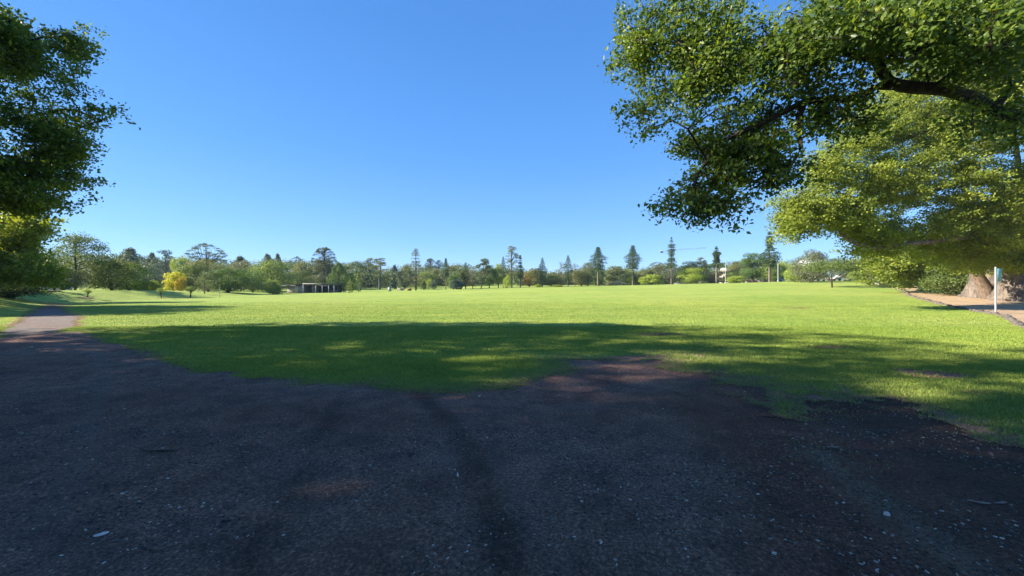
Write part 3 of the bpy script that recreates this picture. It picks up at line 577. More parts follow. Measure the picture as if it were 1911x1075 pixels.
T_ = 'trees standing beyond the field'
HP = 'hoop_pine'; G1 = 'tall narrow hoop pines along the far side of the field'; G2 = 'domed bunya pines rising over the wood at left'
rows = [
 ('layer',140,116,432,60,'mid','large layered dark green tree with drooping tiers, tallest of the trees on the left bank','tree'),
 ('dense',118,60,500,57,'grey','grey green bushy tree low beside the layered tree trunk on the left bank','tree'),
 ('round2',208,84,482,64,'mid','broad dark green round tree right of the layered tree on the bank','tree'),
 ('round3',240,60,492,74,'bgr','broad green tree between the layered tree group and the blue green dome','tree'),
 ('cone',243,52,461,150,'bun','bunya pine with pointed dome behind the left bank trees, first from the left','bunya_pine'),
 ('round1',222,56,482,128,'ol','olive round tree under the first bunya pine from the left','tree'),
 ('cone',284,26,470,165,'bun','small bunya pine between the first bunya and the tall open tree','bunya_pine'),
 ('euc1',309,36,466,140,'blue','tall open blue grey tree above the yellow autumn tree','tree'),
 ('round2',290,50,486,150,'grey','grey green tree behind the blue green dome tree','tree'),
 ('dense',270,44,497,92,'blue','dark blue green dome shaped tree behind two light bushes','tree'),
 ('shrub1',258,29,524,74,'lime','bright green bush in front of the blue green dome, left one of two','bush'),
 ('shrub2',284,29,522,76,'lime','bright green bush left of the yellow tree, right one of two','bush'),
 ('round3',325,31,507,80,'yel','bright yellow autumn tree among the green trees at left','tree'),
 ('shrub2',338,20,515,79,'yor','orange tinged low crown against the right side of the yellow tree','tree'),
 ('round1',338,32,476,126,'lime','yellow green round crown above and behind the yellow tree','tree'),
 ('round3',355,40,493,88,'mid','dark green tree just right of the yellow autumn tree','tree'),
 ('umb',385,62,454,150,'bun','flat topped umbrella shaped tree standing high above the left wood','umbrella_tree'),
 ('round2',388,76,482,112,'ol','wide olive green tree below the umbrella shaped tree','tree'),
 ('thin',382,30,506,72,'grey','slender light tree with straight trunk in front of the olive tree','tree'),
 ('dense',425,84,498,88,'bgr','big dark spreading tree with short forked trunk on the bank, middle left','tree'),
 ('round2',472,62,502,104,'bgr','green spreading tree touching the right side of the big dark forked tree','tree'),
 ('cone',448,38,477,165,'bun','bunya pine dome above the two spreading bank trees','bunya_pine'),
 ('round1',450,46,484,132,'grey','pale olive domed tree in front of the bunya pine above the spreading trees','tree'),
 ('dense',507,92,482,126,'lt','very large pale green round tree left of the pavilion','tree'),
 ('cone',499,32,473,175,'bun','left of two bunya tops peeping over the very large round tree','bunya_pine'),
 ('cone',518,20,472,178,'bun','right of two bunya tops peeping over the very large round tree','bunya_pine'),
 ('shrub1',509,32,522,90,'lt','small light green tree on the bank just left of the pavilion','tree'),
 ('umb',553,26,478,190,'bun','small flat topped tree between the two bunya tops and the tall bunya','umbrella_tree'),
 ('round1',570,54,488,165,'ol','olive tree behind the dark dome above the pavilion','tree'),
 ('dense',562,40,502,140,'mid','dark green dome tree directly behind the pavilion roof','tree'),
 ('bunya',605,40,461,150,'bun','tallest bunya pine with open pointed dome behind the pavilion','bunya_pine'),
 ('tall1',603,54,484,152,'grey','dense grey green lower tree around the tallest bunya trunk','tree'),
 ('cone',632,38,489,118,'bgr','dense teardrop conifer at the right end of the pavilion','conifer'),
 ('dense',665,74,485,180,'mid','long low dark tree mass behind the young lime tree','tree'),
 ('lcone',657,17,508,118,'lime','young lime green pointed tree right of the teardrop conifer','tree'),
 ('lcone',669,13,508,122,'lt','young slim light green tree right of the lime green pointed one','tree'),
 ('fluff',652,15,524,100,'lt','small fluffy young conifer in the grass right of the pavilion','conifer'),
 ('cone',687,22,512,165,'dk','small dark pointed conifer right of the young slim trees','conifer'),
 ('euc1',692,30,481,185,'grey','left of two grey gum trees with layered tops left of the tall open conifer','gum_tree'),
 ('euc2',709,36,481,150,'ol','right of two grey gum trees, with a pale bare trunk','gum_tree'),
 ('cone',736,18,494,190,'blue','blue grey conifer tip between the gum trees and tall open conifer','conifer'),
 ('lcone',736,11,512,150,'blue','small blue conifer in front of the blue grey conifer tip','conifer'),
 ('round1',756,30,491,150,'grey','pale grey green round tree touching the tall open conifer','tree'),
 ('openc',776,50,464,118,'grey','tall open feathery conifer with dark trunk left of centre','conifer'),
 ('bunya',803,20,482,210,'bun','thin domed bunya top right of the tall open conifer','bunya_pine'),
 ('bunya2',819,17,485,210,'bun','second thin domed bunya top, beside the first slim hoop pine','bunya_pine'),
 ('round2',798,30,505,165,'lt','light green round tree right of the tall open conifer','tree'),
 ('shrub2',800,16,520,140,'lime','yellow green bush under the light round tree','bush'),
 ('shrub1',790,13,522,135,'mid','small dark bush right of the open conifer trunk','bush'),
 ('shrub2',809,12,522,138,'blue','small blue green bush right of the yellow green bush','bush'),
 ('round3',818,30,502,170,'ol','olive tree left of the first slim hoop pine','tree'),
 ('hoop2',832,14,482,130,'hoop','first slim hoop pine from the left, bare pale lower trunk',HP),
 ('round2',850,40,493,180,'ol','round olive tree right behind the first slim hoop pine','tree'),
 ('round3',846,20,513,132,'bgr','low bushy tree right of the first hoop pine trunk','tree'),
 ('shrub1',852,26,520,128,'blue','wide blue green bush at the field edge left of the second hoop pine','bush'),
 ('tall1',861,22,505,136,'mid','dark bushy tree left of the second hoop pine','tree'),
 ('hoop4',869,17,490,136,'hoop','second hoop pine from the left, leafy to the ground',HP),
 ('thin',882,26,498,132,'red','reddish grey twiggy tree left of the leaning gum','tree'),
 ('euc3',898,34,481,130,'bun','leaning open gum tree with reddish trunk left of centre','gum_tree'),
 ('tall1',913,24,494,136,'bgr','green bushy tree touching the right side of the leaning gum','tree'),
 ('tall1',930,18,491,137,'lime','lime green tree left of the tallest central gum','tree'),
 ('hoop4',939,13,479,140,'hoop','dark slim hoop pine pressed against the left of the central gum',HP),
 ('tallthin',955,27,458,130,'ol','tallest central gum tree with sparse open crown','gum_tree'),
 ('shrub2',947,16,513,127,'lime','yellow green bush at the foot of the central gum','bush'),
 ('hoop3',971,14,476,132,'hoop','slim hoop pine just right of the central gum',HP),
 ('round1',988,26,505,140,'oran','brownish orange tree right of the central gum','tree'),
 ('round3',1003,28,500,138,'ol','olive tree leaning on the left side of the centre right hoop pine','tree'),
 ('hoop4',1012,16,481,132,'hoop','dark hoop pine right of the brownish orange tree',HP),
 ('dense',1030,30,511,140,'mid','low dark bush tree right of the orange tinted tree','tree'),
 ('shrub1',1004,14,530,126,'lime','low lime bush at the foot of the hoop pine right of centre','bush'),
 ('shrub1',1040,20,531,124,'lime','wide low lime bush in the gap right of centre','bush'),
 ('thin',1047,24,488,140,'red','reddish thin crowned tree left of the hoop pine with a broad skirt','tree'),
 ('hoop4',1060,18,477,134,'hoop','hoop pine between two reddish thin crowned trees',HP),
 ('thin',1073,26,491,142,'red','reddish thin crowned tree right of the hoop pine','tree'),
 ('round2',1085,44,500,138,'ol','wide olive tree left of the broad hoop pine','tree'),
 ('tall1',1097,26,489,142,'grey','grey green tree close to the left of the broad hoop pine','tree'),
 ('hoop2',1116,29,461,130,'hoop','broad hoop pine with wide lower branches and pale trunk',HP),
 ('round3',1112,34,500,150,'bgr','green round tree behind the broad hoop pine trunk','tree'),
 ('tall1',1150,40,496,145,'ol','olive tree between the broad and the clubbed hoop pine','tree'),
 ('dense',1167,26,508,138,'dk','dark round tree left of the clubbed hoop pine trunk','tree'),
 ('shrub1',1138,14,525,128,'grey','small grey bush at the field edge, left of two','bush'),
 ('shrub2',1151,18,523,128,'blue','small blue green bush at the field edge, right of two','bush'),
 ('shrub2',1177,11,515,131,'yel','small yellow bush at the foot of the clubbed hoop pine','bush'),
 ('round1',1175,34,500,150,'lt','pale green tree behind the trunk of the clubbed hoop pine','tree'),
 ('hoop2',1181,27,458,128,'hoop','hoop pine with a dense club shaped head and bare pale trunk',HP),
 ('dense',1194,18,512,131,'mid','small dark tree right of the clubbed hoop pine trunk','tree'),
 ('shrub1',1215,38,511,124,'lime','big yellow green bush between the clubbed and the tallest hoop pine','bush'),
 ('round1',1206,34,501,142,'ol','olive tree behind the big yellow green bush','tree'),
 ('umb',1226,36,489,190,'bun','flat topped tree far behind the yellow green bush','umbrella_tree'),
 ('dense',1240,66,490,150,'grey','wide grey green tree behind the tallest hoop pine trunk','tree'),
 ('hoopt',1253,17,443,126,'hoop','tallest slim hoop pine with a long bare pale trunk, next to the crane',HP),
 ('tall1',1298,62,487,142,'dk','large very dark tree right of the tallest hoop pine','tree'),
 ('euc2',1308,24,480,160,'grey','grey top of a gum tree peeping over the large dark tree','gum_tree'),
 ('round2',1290,50,498,126,'lime','bright green spreading tree in front of the large dark tree','tree'),
 ('hoops',1337,24,460,122,'hoop','short headed hoop pine with a lime skirt and bare white trunk',HP),
 ('dense',1326,28,507,126,'grey','grey mauve bush left of the white trunk of the skirted hoop pine','bush'),
 ('dense',1366,28,506,122,'lt','light green tree right below the white building','tree'),
 ('round3',1350,34,504,124,'grey','grey green tree under the white building','tree'),
 ('tall1',1376,36,487,135,'ol','olive brown tree right of the light pole','tree'),
 ('shrub1',1374,28,514,114,'lime','light green bush under the olive brown tree','bush'),
 ('tall1',1405,42,471,118,'bgr','full dark green oval tree left of the last hoop pine','tree'),
 ('hoop1',1436,30,432,112,'hoop','last hoop pine on the right, thick dark head with side tufts',HP),
 ('round3',1434,38,482,116,'lt','light green tree wrapped around the last hoop pine trunk','tree'),
 ('round2',1466,34,486,118,'lime','yellow green tree right of the second light pole','tree'),
 ('shrub1',1484,38,497,95,'lime','yellowish round bush left of the large right hand tree','bush'),
 ('dense',1515,64,464,84,'grey','large grey green round tree behind the lone field tree','tree'),
 ('round2',1495,52,490,90,'lt','light green tree low on the left of the large right hand tree','tree'),
 ('spread',1553,86,480,60,'mid','lone small spreading tree with a short trunk standing on the lawn at right','tree'),
 ('round2',1590,60,483,92,'grey','grey green tree behind the right side of the lone field tree','tree'),
 ('tall1',1628,56,478,84,'ol','olive green tree beyond the two white marker posts','tree'),
 ('dense',1612,46,502,78,'lt','low light green tree right of the lone field tree','tree'),
]
for (k, px, wp, tp, Y, col, lab, nm) in rows:
    grp = G1 if nm == HP else (G2 if nm == 'bunya_pine' else None)
    place(k, px, wp, tp, Y, col, lab, nm, {'tree': 'tree', HP: 'pine tree', 'bunya_pine': 'pine tree', 'umbrella_tree': 'tree', 'gum_tree': 'gum tree', 'conifer': 'conifer', 'bush': 'bush'}[nm], grp)
for px, wp, tp, Y, lab in [(163, 14, 538, 47, 'young tree on the slope of the left bank, leftmost of three'), (301, 13, 536, 56, 'young round headed tree on the bank below the bright bushes'), (355, 17, 533, 60, 'young round headed tree on the bank right of the yellow tree'), (101, 30, 520, 48, 'young leafy tree beside the dark bush on the left bank')]:
    o = place('young', px, wp, tp, Y, 'lt', lab, 'young_tree', 'tree')
    b = MB(); ring = [(math.cos(i*.628)*.7*(1+.15*math.sin(i*2.3)), math.sin(i*.628)*.7*(1+.1*math.cos(i*3.1))) for i in range(10)]
    x, y, z = o.location; b.add([(x+p, y+q, hz(x+p, y+q)+.03) for p, q in ring]+[(x, y, hz(x, y)+.12)], [(i, (i+1) % 10, 10, 10) for i in range(10)])
    m_ = b.build('mulch_ring', M['brown']); tag(m_, 'mulch mound of the '+lab.split(',')[0], 'mulch')

# far wood: everything behind the trees one can tell apart
r = np.random.default_rng(77); L = Leaves()
sky_line = np.array([(-200,468),(100,468),(200,476),(330,480),(460,486),(560,484),(640,487),(720,497),(780,493),(850,492),(900,495),(960,500),(1010,508),(1045,513),(1090,500),(1150,497),(1200,499),(1290,496),(1360,488),(1400,486),(1500,484),(1600,482),(1700,476),(2200,470)], float)
for i in range(760):
    px = -250+2450*(i+r.random())/760*1.0; Y = (195+90*r.random()) if i % 3 else (160+30*r.random()); tp = np.interp(px, sky_line[:, 0], sky_line[:, 1])-2+12*r.random()**1.5+(0 if i % 3 else 9)
    X = (px-955.5)/F*Y; z1 = EYE+(537.5-tp)/F*Y; q = 4+2.5*r.random()
    for kx in range(4):
        zz = max(hz(X, Y)+1.5, z1-q*.8-kx*q*1.0)
        L.blob(r, (X+r.normal()*1.5, Y-kx*1.5, zz), (q, q, q*.8), 170, .62, .65, .3+.35*r.random(), lo=-.4)
wood = obj('far_wood', L.mesh('far_wood', M['far'], r)); wood.color = (.115, .155, .05, 1)
tag(wood, 'distant mixed wood closing the view behind the park trees', 'wood', kind='stuff')
# ------------------------------------------------------------------ large near trees: skeleton grown to leaf clusters
def grow(limbs, targets, r, seg=.7, droop=0.0):
    """limbs: list of polylines (first starts at trunk). returns nodes, parent"""
    nodes = []; par = []; lfrac = []
    for li, pl in enumerate(limbs):
        pl = np.asarray(pl, float); dense = [pl[0]]; ex = np.vstack([2*pl[0]-pl[1], pl, 2*pl[-1]-pl[-2]])
        for q in range(len(pl)-1):
            a0, a_, b_, b1 = ex[q:q+4]; k = max(2, int(np.linalg.norm(b_-a_)/seg*1.6))
            for j in range(1, k+1):
                t_ = j/k; dense.append(.5*((2*a_)+(-a0+b_)*t_+(2*a0-5*a_+4*b_-b1)*t_**2+(-a0+3*a_-3*b_+b1)*t_**3)+(r.normal(size=3)*seg*.04 if j < k else 0))
        if li == 0: prev = -1
        else:
            A = np.array(nodes); prev = int(np.argmin(np.linalg.norm(A-pl[0], axis=1)))
        dd = dense if li == 0 else dense[1:]
        for qi, q in enumerate(dd): nodes.append(q); par.append(prev); prev = len(nodes)-1; lfrac.append((li, qi/len(dd)))
    nlimb = len(nodes)
    A = np.zeros((len(nodes)+len(targets)*14, 3)); n = len(nodes); A[:n] = nodes
    d0 = np.array([np.min(np.linalg.norm(A[:n]-t, axis=1)) for t in targets]); tips = [0]*len(targets)
    for ti in np.argsort(d0):
        t = targets[ti]; d = np.linalg.norm(A[:n]-t, axis=1); j = int(np.argmin(d)); L_ = d[j]; k = int(min(12, max(1, L_/seg)))
        p0 = A[j].copy(); perp = r.normal(size=3)*L_*.10; perp[2] += L_*.05-droop*L_
        prev = j
        for q in range(1, k+1):
            s_ = q/k; A[n] = p0+(t-p0)*s_+perp*math.sin(math.pi*s_)+(r.normal(size=3)*seg*.06 if q < k else 0); par.append(prev); prev = n; n += 1
        tips[ti] = prev
    return A[:n], np.array(par), tips, lfrac
def limbs_mesh(name, A, par, tips, m, r0=.012, p=.46, rmax=1.0, base=None, skipr=0.0, n=6):
    cnt = np.zeros(len(A)); cnt[tips] = 1
    for i in range(len(A)-1, 0, -1):
        if par[i] >= 0: cnt[par[i]] += cnt[i]
    cnt = np.maximum(cnt, 1); rad = np.minimum(r0*cnt**p, rmax)
    if base is not None: rad = np.maximum(rad, base)
    main = {}
    for i in range(1, len(A)):
        q = par[i]
        if q >= 0 and (q not in main or cnt[i] > cnt[main[q]]): main[q] = i
    d = np.zeros_like(A)
    for i in range(len(A)):
        d[i] = A[i]-A[par[i]] if par[i] >= 0 else np.array([0, 0, 1.])
    d = nrm(d)
    ii = np.array([i for i in range(len(A)) if par[i] >= 0 and rad[i] >= skipr]); jj = par[ii]
    ismain = np.array([main[j] == i for i, j in zip(ii, jj)])
    r1 = rad[ii]; r_0 = np.where(ismain, rad[jj], np.minimum(rad[jj], r1*1.15)); d1 = nrm(d[ii]+0); d0 = np.where(ismain[:, None], d[jj], d[ii])
    th = np.arange(n)*2*np.pi/n
    def ring(c, dd, rr):
        up = np.where(np.abs(dd[:, 2:3]) > .95, np.array([[1., 0, 0]]), np.array([[0, 0, 1.]])); A_ = nrm(np.cross(dd, up)); B_ = np.cross(dd, A_)
        return c[:, None]+rr[:, None, None]*(np.cos(th)[None, :, None]*A_[:, None]+np.sin(th)[None, :, None]*B_[:, None])
    V = np.concatenate([ring(A[jj], d0, r_0), ring(A[ii], d1, r1)], 1).reshape(-1, 3)
    b = np.arange(len(ii))[:, None, None]*2*n; j_ = np.arange(n); k_ = (j_+1) % n
    Fa = (b+np.stack([j_, k_, n+k_, n+j_], -1)[None]).reshape(-1, 4)
    return mk_mesh(name, V, Fa, m, smooth=True)
def sprays(r, tips, n, rad, leaf, tint_fn=None, flat=.6, up=.5, droopy=0.0):
    tips = np.asarray(tips); m = len(tips); c = np.repeat(tips, n, 0)
    sub = r.normal(size=(m, 5, 3))*np.array([1, 1, flat])*rad*.75        # five leafy twig ends around each cluster
    which = r.integers(0, 5, size=m*n); c = c+sub[np.repeat(np.arange(m), n), which]
    c = c+r.normal(size=(m*n, 3))*np.array([1, 1, flat])*rad*.36; c[:, 2] -= droopy*rad*r.random(m*n)
    nv = nrm(r.normal(size=(m*n, 3))*.8+np.array([0, 0, up])+np.array([-.42, -.1, 0]))
    tb = np.repeat(r.random(m), n)*.5; t = np.clip(tb+.30*r.random(m*n)+np.where(r.random(m*n) < .04, .4, 0), 0, 1)
    return (c, nv, np.full(m*n, leaf), t), sub
def fill(r, blobs, n, hs_=.9, cut=.36):
    """targets inside measured blobs (px,py,rx,ry,Y,dY,weight)"""
    hole = lambda q: vnoise(q[0]*1.0+q[1]*.6, q[2]*1.0-q[1]*.3, hs_, 5)
    b = np.array(blobs, float); wgt = b[:, 2]*b[:, 3]*b[:, 6]; wgt /= wgt.sum(); out = []
    for q, k in zip(b, r.multinomial(n, wgt)):
        for _ in range(k):
            for try_ in range(5):
                d = nrm(r.normal(size=3))*r.random()**.4; Y = q[4]+d[1]*q[5]; pt_ = P(q[0]+d[0]*q[2], q[1]+d[2]*q[3], q[4])*(Y/q[4])+np.array([0, 0, EYE*(1-Y/q[4])])
                if hole(pt_) > cut: break
            else: continue
            out.append(pt_)
    return np.array(out)
def ell(r, c, rad, n, lo=-1, shell=.0):
    d = nrm(r.normal(size=(n*3, 3))); d = d[d[:, 2] > lo][:n]; return np.array(c)+d*np.array(rad)*(shell+(1-shell)*r.random(len(d))[:, None]**.45)
def trunk_mesh(pts, rad, flare, seed, m, lobes=6, nz=26, nt_=40):
    """a fluted trunk with root flare"""
    r = np.random.default_rng(seed); pts = np.array(pts, float); s = np.linspace(0, 1, len(pts)); u = np.linspace(0, 1, nz)
    cp = np.stack([np.interp(u, s, pts[:, k]) for k in range(3)], 1); rr = np.interp(u, s, rad); th = np.arange(nt_)*2*np.pi/nt_
    ph = r.random(4)*6.28; fl = np.exp(-u*7)[:, None]
    rad_ = rr[:, None]*(1+flare*fl*(.55+.45*np.cos(lobes*th+ph[0]+u[:, None]*1.5))+.10*np.cos(3*th+ph[1]+u[:, None]*4)+.06*np.cos(9*th+ph[2]+u[:, None]*5)+.045*np.abs(np.cos(7*th+ph[3]-u[:, None]*3))+.03*r.normal(size=(nz, nt_)))
    V = np.stack([cp[:, 0:1]+rad_*np.cos(th), cp[:, 1:2]+rad_*np.sin(th), np.repeat(cp[:, 2:3], nt_, 1)], -1).reshape(-1, 3)
    i = np.arange(nz-1)[:, None]*nt_; j = np.arange(nt_)[None]; k = (j+1) % nt_
    return mk_mesh('trunk', V, np.stack([i+j, i+k, i+nt_+k, i+nt_+j], -1).reshape(-1, 4), m, smooth=True)
def big_tree(name, base, label, limbs, targets, seed, nleaf, srad, leaf, trunk_pts, trunk_rad, seg=.7, flare=.5, bark='bark', r0=.012, pw=.46, skipr=0, flat=.6, up=.5, limb_base=None, lobes=6, asp=.55, cat='tree', droopy=0., fold=.18, lm='near', parts=None, twr=.006):
    r = np.random.default_rng(seed); bx = np.array(base, float)
    A, par, tips, nl = grow(limbs, targets, r, seg)
    o = empty(name, base, label, cat)
    bs = None
    if limb_base is not None: bs = np.zeros(len(A)); bs[:len(nl)] = [((limb_base[0] if li == 0 else limb_base[0]*.5)*(1-f)**1.2+limb_base[1]*f) for li, f in nl]
    me = limbs_mesh('limbs', A-bx, par, tips, M[bark], r0, pw, .8, bs, skipr); obj('limbs', me, o)
    obj('trunk', trunk_mesh(np.array(trunk_pts)-bx, trunk_rad, flare, seed, M[bark], lobes), o)
    L = Leaves(); tw = MB()
    for (i0, i1, n_, sr_, lf_) in (parts or [(0, len(tips), nleaf, srad, leaf)]):
        out, sub = sprays(r, A[tips[i0:i1]], n_, sr_, lf_, flat=flat, up=up, droopy=droopy); L.pts(out[0]-bx, *out[1:])
        a_ = np.repeat(A[tips[i0:i1]]-bx, 5, 0); b_ = a_+sub.reshape(-1, 3); wv = r.normal(size=a_.shape); wv = nrm(np.cross(b_-a_, wv)); w2_ = nrm(np.cross(b_-a_, wv)); rr_ = twr
        V = np.stack([a_+wv*rr_, a_-wv*rr_*.6+w2_*rr_, a_-wv*rr_*.6-w2_*rr_, b_], 1).reshape(-1, 3); q_ = np.arange(len(a_))[:, None]*4
        tw.add(V, np.concatenate([q_+np.array([f]) for f in ((0, 1, 3, 3), (1, 2, 3, 3), (2, 0, 3, 3))], 0))
    f4 = np.vstack(tw.f)[:, :3]; obj('twigs', mk_mesh('twigs', np.vstack(tw.v), f4, M[bark]), o)
    obj('crown', L.mesh('crown', M[lm], r, asp, fold), o); return o

# --- camphor tree whose limb hangs into the picture at upper right; trunk stands outside the frame
r = np.random.default_rng(100)
A_b = [(1225,70,66,75,8.4,.9,1),(1215,195,42,52,8.2,.7,.9),(1180,60,26,55,8.6,.5,.7),(1330,110,80,80,8.0,1.2,1),(1290,190,60,55,8.2,1,1),(1390,225,75,55,7.6,1.2,1),(1350,290,50,30,7.6,.8,1),(1290,365,58,36,7.6,.6,1.3),(1255,355,30,26,7.6,.4,.9),(1330,330,40,30,7.6,.7,1),(1460,330,35,25,7.4,.5,.7),
       (1275,345,40,30,7.6,.5,.8),(1345,385,35,20,7.6,.4,.7),(1450,290,52,38,7.4,.9,.9),(1400,290,45,34,7.5,.9,.9),(1370,335,40,34,7.6,.8,.9),(1185,110,35,50,8.5,.5,.7),(1300,240,50,40,8.0,.9,.9),(1430,345,22,16,7.3,.3,.6),(1460,120,90,85,7.6,1.5,1.1),(1560,50,110,65,7.4,1.6,1.2),(1560,165,60,45,7.2,1.2,1),(1500,215,50,30,7.2,.8,.8),
       (1700,45,120,75,7.0,1.5,1.3),(1850,50,90,90,6.8,1.5,1.2),(1610,225,45,20,7.2,.6,.7),(1760,110,60,30,7.,.8,.8),(1900,200,40,60,7.2,1,.7),(1840,215,60,30,7.4,1,.6),(1310,30,80,50,8.2,1.2,1)]
tA = np.vstack([fill(r, A_b, 850, 1.5, .44), ell(r, (12, 6, 10.5), (10, 9, 4.0), 330, -.4, .3)])
limbsA = [[(17.5, 3.5, 1.5), (17, 4, 4), (13.5, 6, 5.3), P(1960, 215, 7.2), P(1800, 178, 7.1), P(1735, 165, 7.0), P(1680, 160, 7.0), P(1650, 140, 7.0), P(1632, 112, 7.1), P(1560, 95, 7.4), P(1450, 95, 7.7), P(1330, 115, 8.1), P(1235, 90, 8.4)],
          [P(1680, 160, 7.0), P(1640, 160, 7.1), P(1590, 185, 7.2), P(1500, 190, 7.4), P(1420, 230, 7.6), P(1345, 265, 7.7), P(1320, 300, 7.6), P(1295, 345, 7.6)],
          [(17, 4, 4), (16, 5, 8), (12, 7, 11), (5, 9, 12)], [(16, 5, 8), (17, 2, 12), (14, -2, 13)],
          [P(1880, 200, 7.15), P(1885, 130, 7.1), P(1840, 40, 7.0), P(1820, -60, 7.0)], [P(1500, 190, 7.4), P(1490, 245, 7.3), P(1495, 275, 7.3), P(1475, 310, 7.3)]]
big_tree('camphor_tree', (17.5, 3.5, hz(17.5, 3.5)), 'overhanging camphor tree whose dark limb and leafy boughs fill the upper right corner', limbsA, tA, 5, 105, .27, .088,
         [(17.5, 3.5, -.3), (17.4, 3.6, 2), (17, 4, 4.3)], [1.15, .75, .5], .45, .55, r0=.0065, pw=.42, limb_base=(.12, .015), bark='dbark', droopy=.5, asp=.6, parts=[(0, len(tA)-330, 70, .25, .083), (len(tA)-330, len(tA), 120, .5, .10)], twr=.004)

# --- second camphor: the great sunlit crown at right
r = np.random.default_rng(101)
B_b = [(1500,400,48,42,27,1.8,1),(1475,425,26,26,26.5,1,.8),(1555,320,46,55,28,2.2,1),(1590,400,60,36,27,2,1),(1620,260,70,55,30,2.5,1),(1700,340,90,62,29,3,1),(1700,220,90,55,32,3,1),(1800,270,90,75,30,3,1),
       (1850,370,90,70,29,3,1.1),(1770,420,60,30,28,2,.9),(1650,425,60,22,27.5,1.8,.8),(1880,180,80,80,32,3,1),(1780,140,80,50,34,3,1),(1680,160,50,40,35,2.5,.9),(1880,440,60,50,30,3,1),(1960,320,70,120,30,4,1),(1640,350,50,40,28,2,1),(1590,455,18,10,27.5,.6,.3),(1640,470,60,14,27.5,1.5,.9),(1640,442,50,16,27.6,1.5,1.3),(1690,446,50,16,28,1.5,1.2),(1610,428,34,20,27.4,1.3,1.6),(1585,405,40,26,27,1.3,1.2),(1530,385,45,30,27,1.5,.8),(1740,468,60,24,29,2,1),(1820,455,60,34,30,2,1),(1850,492,56,18,32,2,.9),(1780,482,50,20,31,2,.8),(1905,495,30,18,32,2,.6),(1800,60,130,60,36,4,.8),(1960,80,90,90,33,4,.8)]
tB = np.vstack([fill(r, B_b, 1500, .25, .22), ell(r, (44, 34, 17), (14, 12, 7), 260, -.3, .4)])
tb = (46.0, 38.0, hz(46, 38))
limbsB = [[(46, 38, 1), (45.8, 37.5, 4), P(1880, 420, 33), P(1830, 432, 29.5), P(1790, 443, 28), P(1700, 455, 27), P(1640, 463, 26.7), P(1600, 456, 26.6), P(1570, 437, 26.6), P(1560, 400, 26.8)],
          [(45.8, 37.5, 4), P(1900, 300, 33), P(1850, 200, 33), P(1790, 150, 34)], [P(1880, 420, 33), P(1840, 330, 30), P(1760, 350, 29), P(1640, 375, 28), P(1560, 360, 28)],
          [(45.8, 37.5, 4), (48, 34, 12), (46, 30, 18)], [P(1850, 200, 33), P(1740, 240, 31), P(1640, 280, 30)]]
big_tree('camphor_tree', tb, 'great sunlit camphor tree with a thick horizontal limb and fluted trunk behind the sign', limbsB, tB, 6, 185, .62, .15,
         [(46, 38, tb[2]-.3), (45.8, 37.8, 2.5), (45.4, 37, 4.6)], [2.0, 1.5, 1.3], .8, .5, r0=.011, pw=.40, limb_base=(.62, .10), bark='gbark', skipr=.02, asp=.7, fold=0, lm='sun_painted')
# --- row of further camphors along the mulch path
r = np.random.default_rng(102)
for (nm, px, Y, lab, blobs, rads, lean) in [
    ('camphor_tree', 1737, 50, 'camphor tree with a short dark hollow trunk, middle of the row along the mulch path', [(1690,480,50,30,47,3,1),(1740,470,55,30,48,3,1),(1660,500,40,28,48,2.5,1),(1720,510,40,20,48,2,1),(1690,520,30,18,49,2,.8),(1780,450,50,40,48,3,1)], (1.2, .9, .8), .5),
    ('camphor_tree', 1905, 34, 'camphor trunk with arching side stem at the right edge of the picture', [(1900,455,50,40,33,2.5,1),(1960,430,60,60,33,3,1),(1850,468,40,22,34,2,1)], (1.6, 1.2, 1.0), -.5),
    ('camphor_tree', 1655, 66, 'small crowned camphor at the far end of the mulch path', [(1640,500,40,30,64,3,1),(1670,480,45,30,65,3,1),(1622,518,26,18,63,2,.8),(1640,470,34,24,65,3,.9),(1700,460,45,30,66,3,1),(1625,455,30,18,64,2,.8)], (.8, .5, .4), 0)]:
    X = (px-955.5)/F*Y; b0 = (X, Y, hz(X, Y)); c0 = np.mean([P(q[0], q[1], q[4]) for q in blobs], 0)
    limbs = [[(X, Y, b0[2]+1), (X+lean, Y-.5, b0[2]+3)]+[c0]]+[[c0, P(q[0], q[1], q[4])] for q in blobs[:4]]
    big_tree(nm, b0, lab, limbs, fill(r, blobs, 230), px, 80, .75, .24, [(X, Y, b0[2]-.3), (X+lean*.4, Y, b0[2]+1.5), (X+lean, Y-.4, b0[2]+3.4)], rads, .8, .6, r0=.02, pw=.42, limb_base=(.4, .1), bark='gbark', skipr=.03, asp=.75, fold=0, lm='sun_painted')
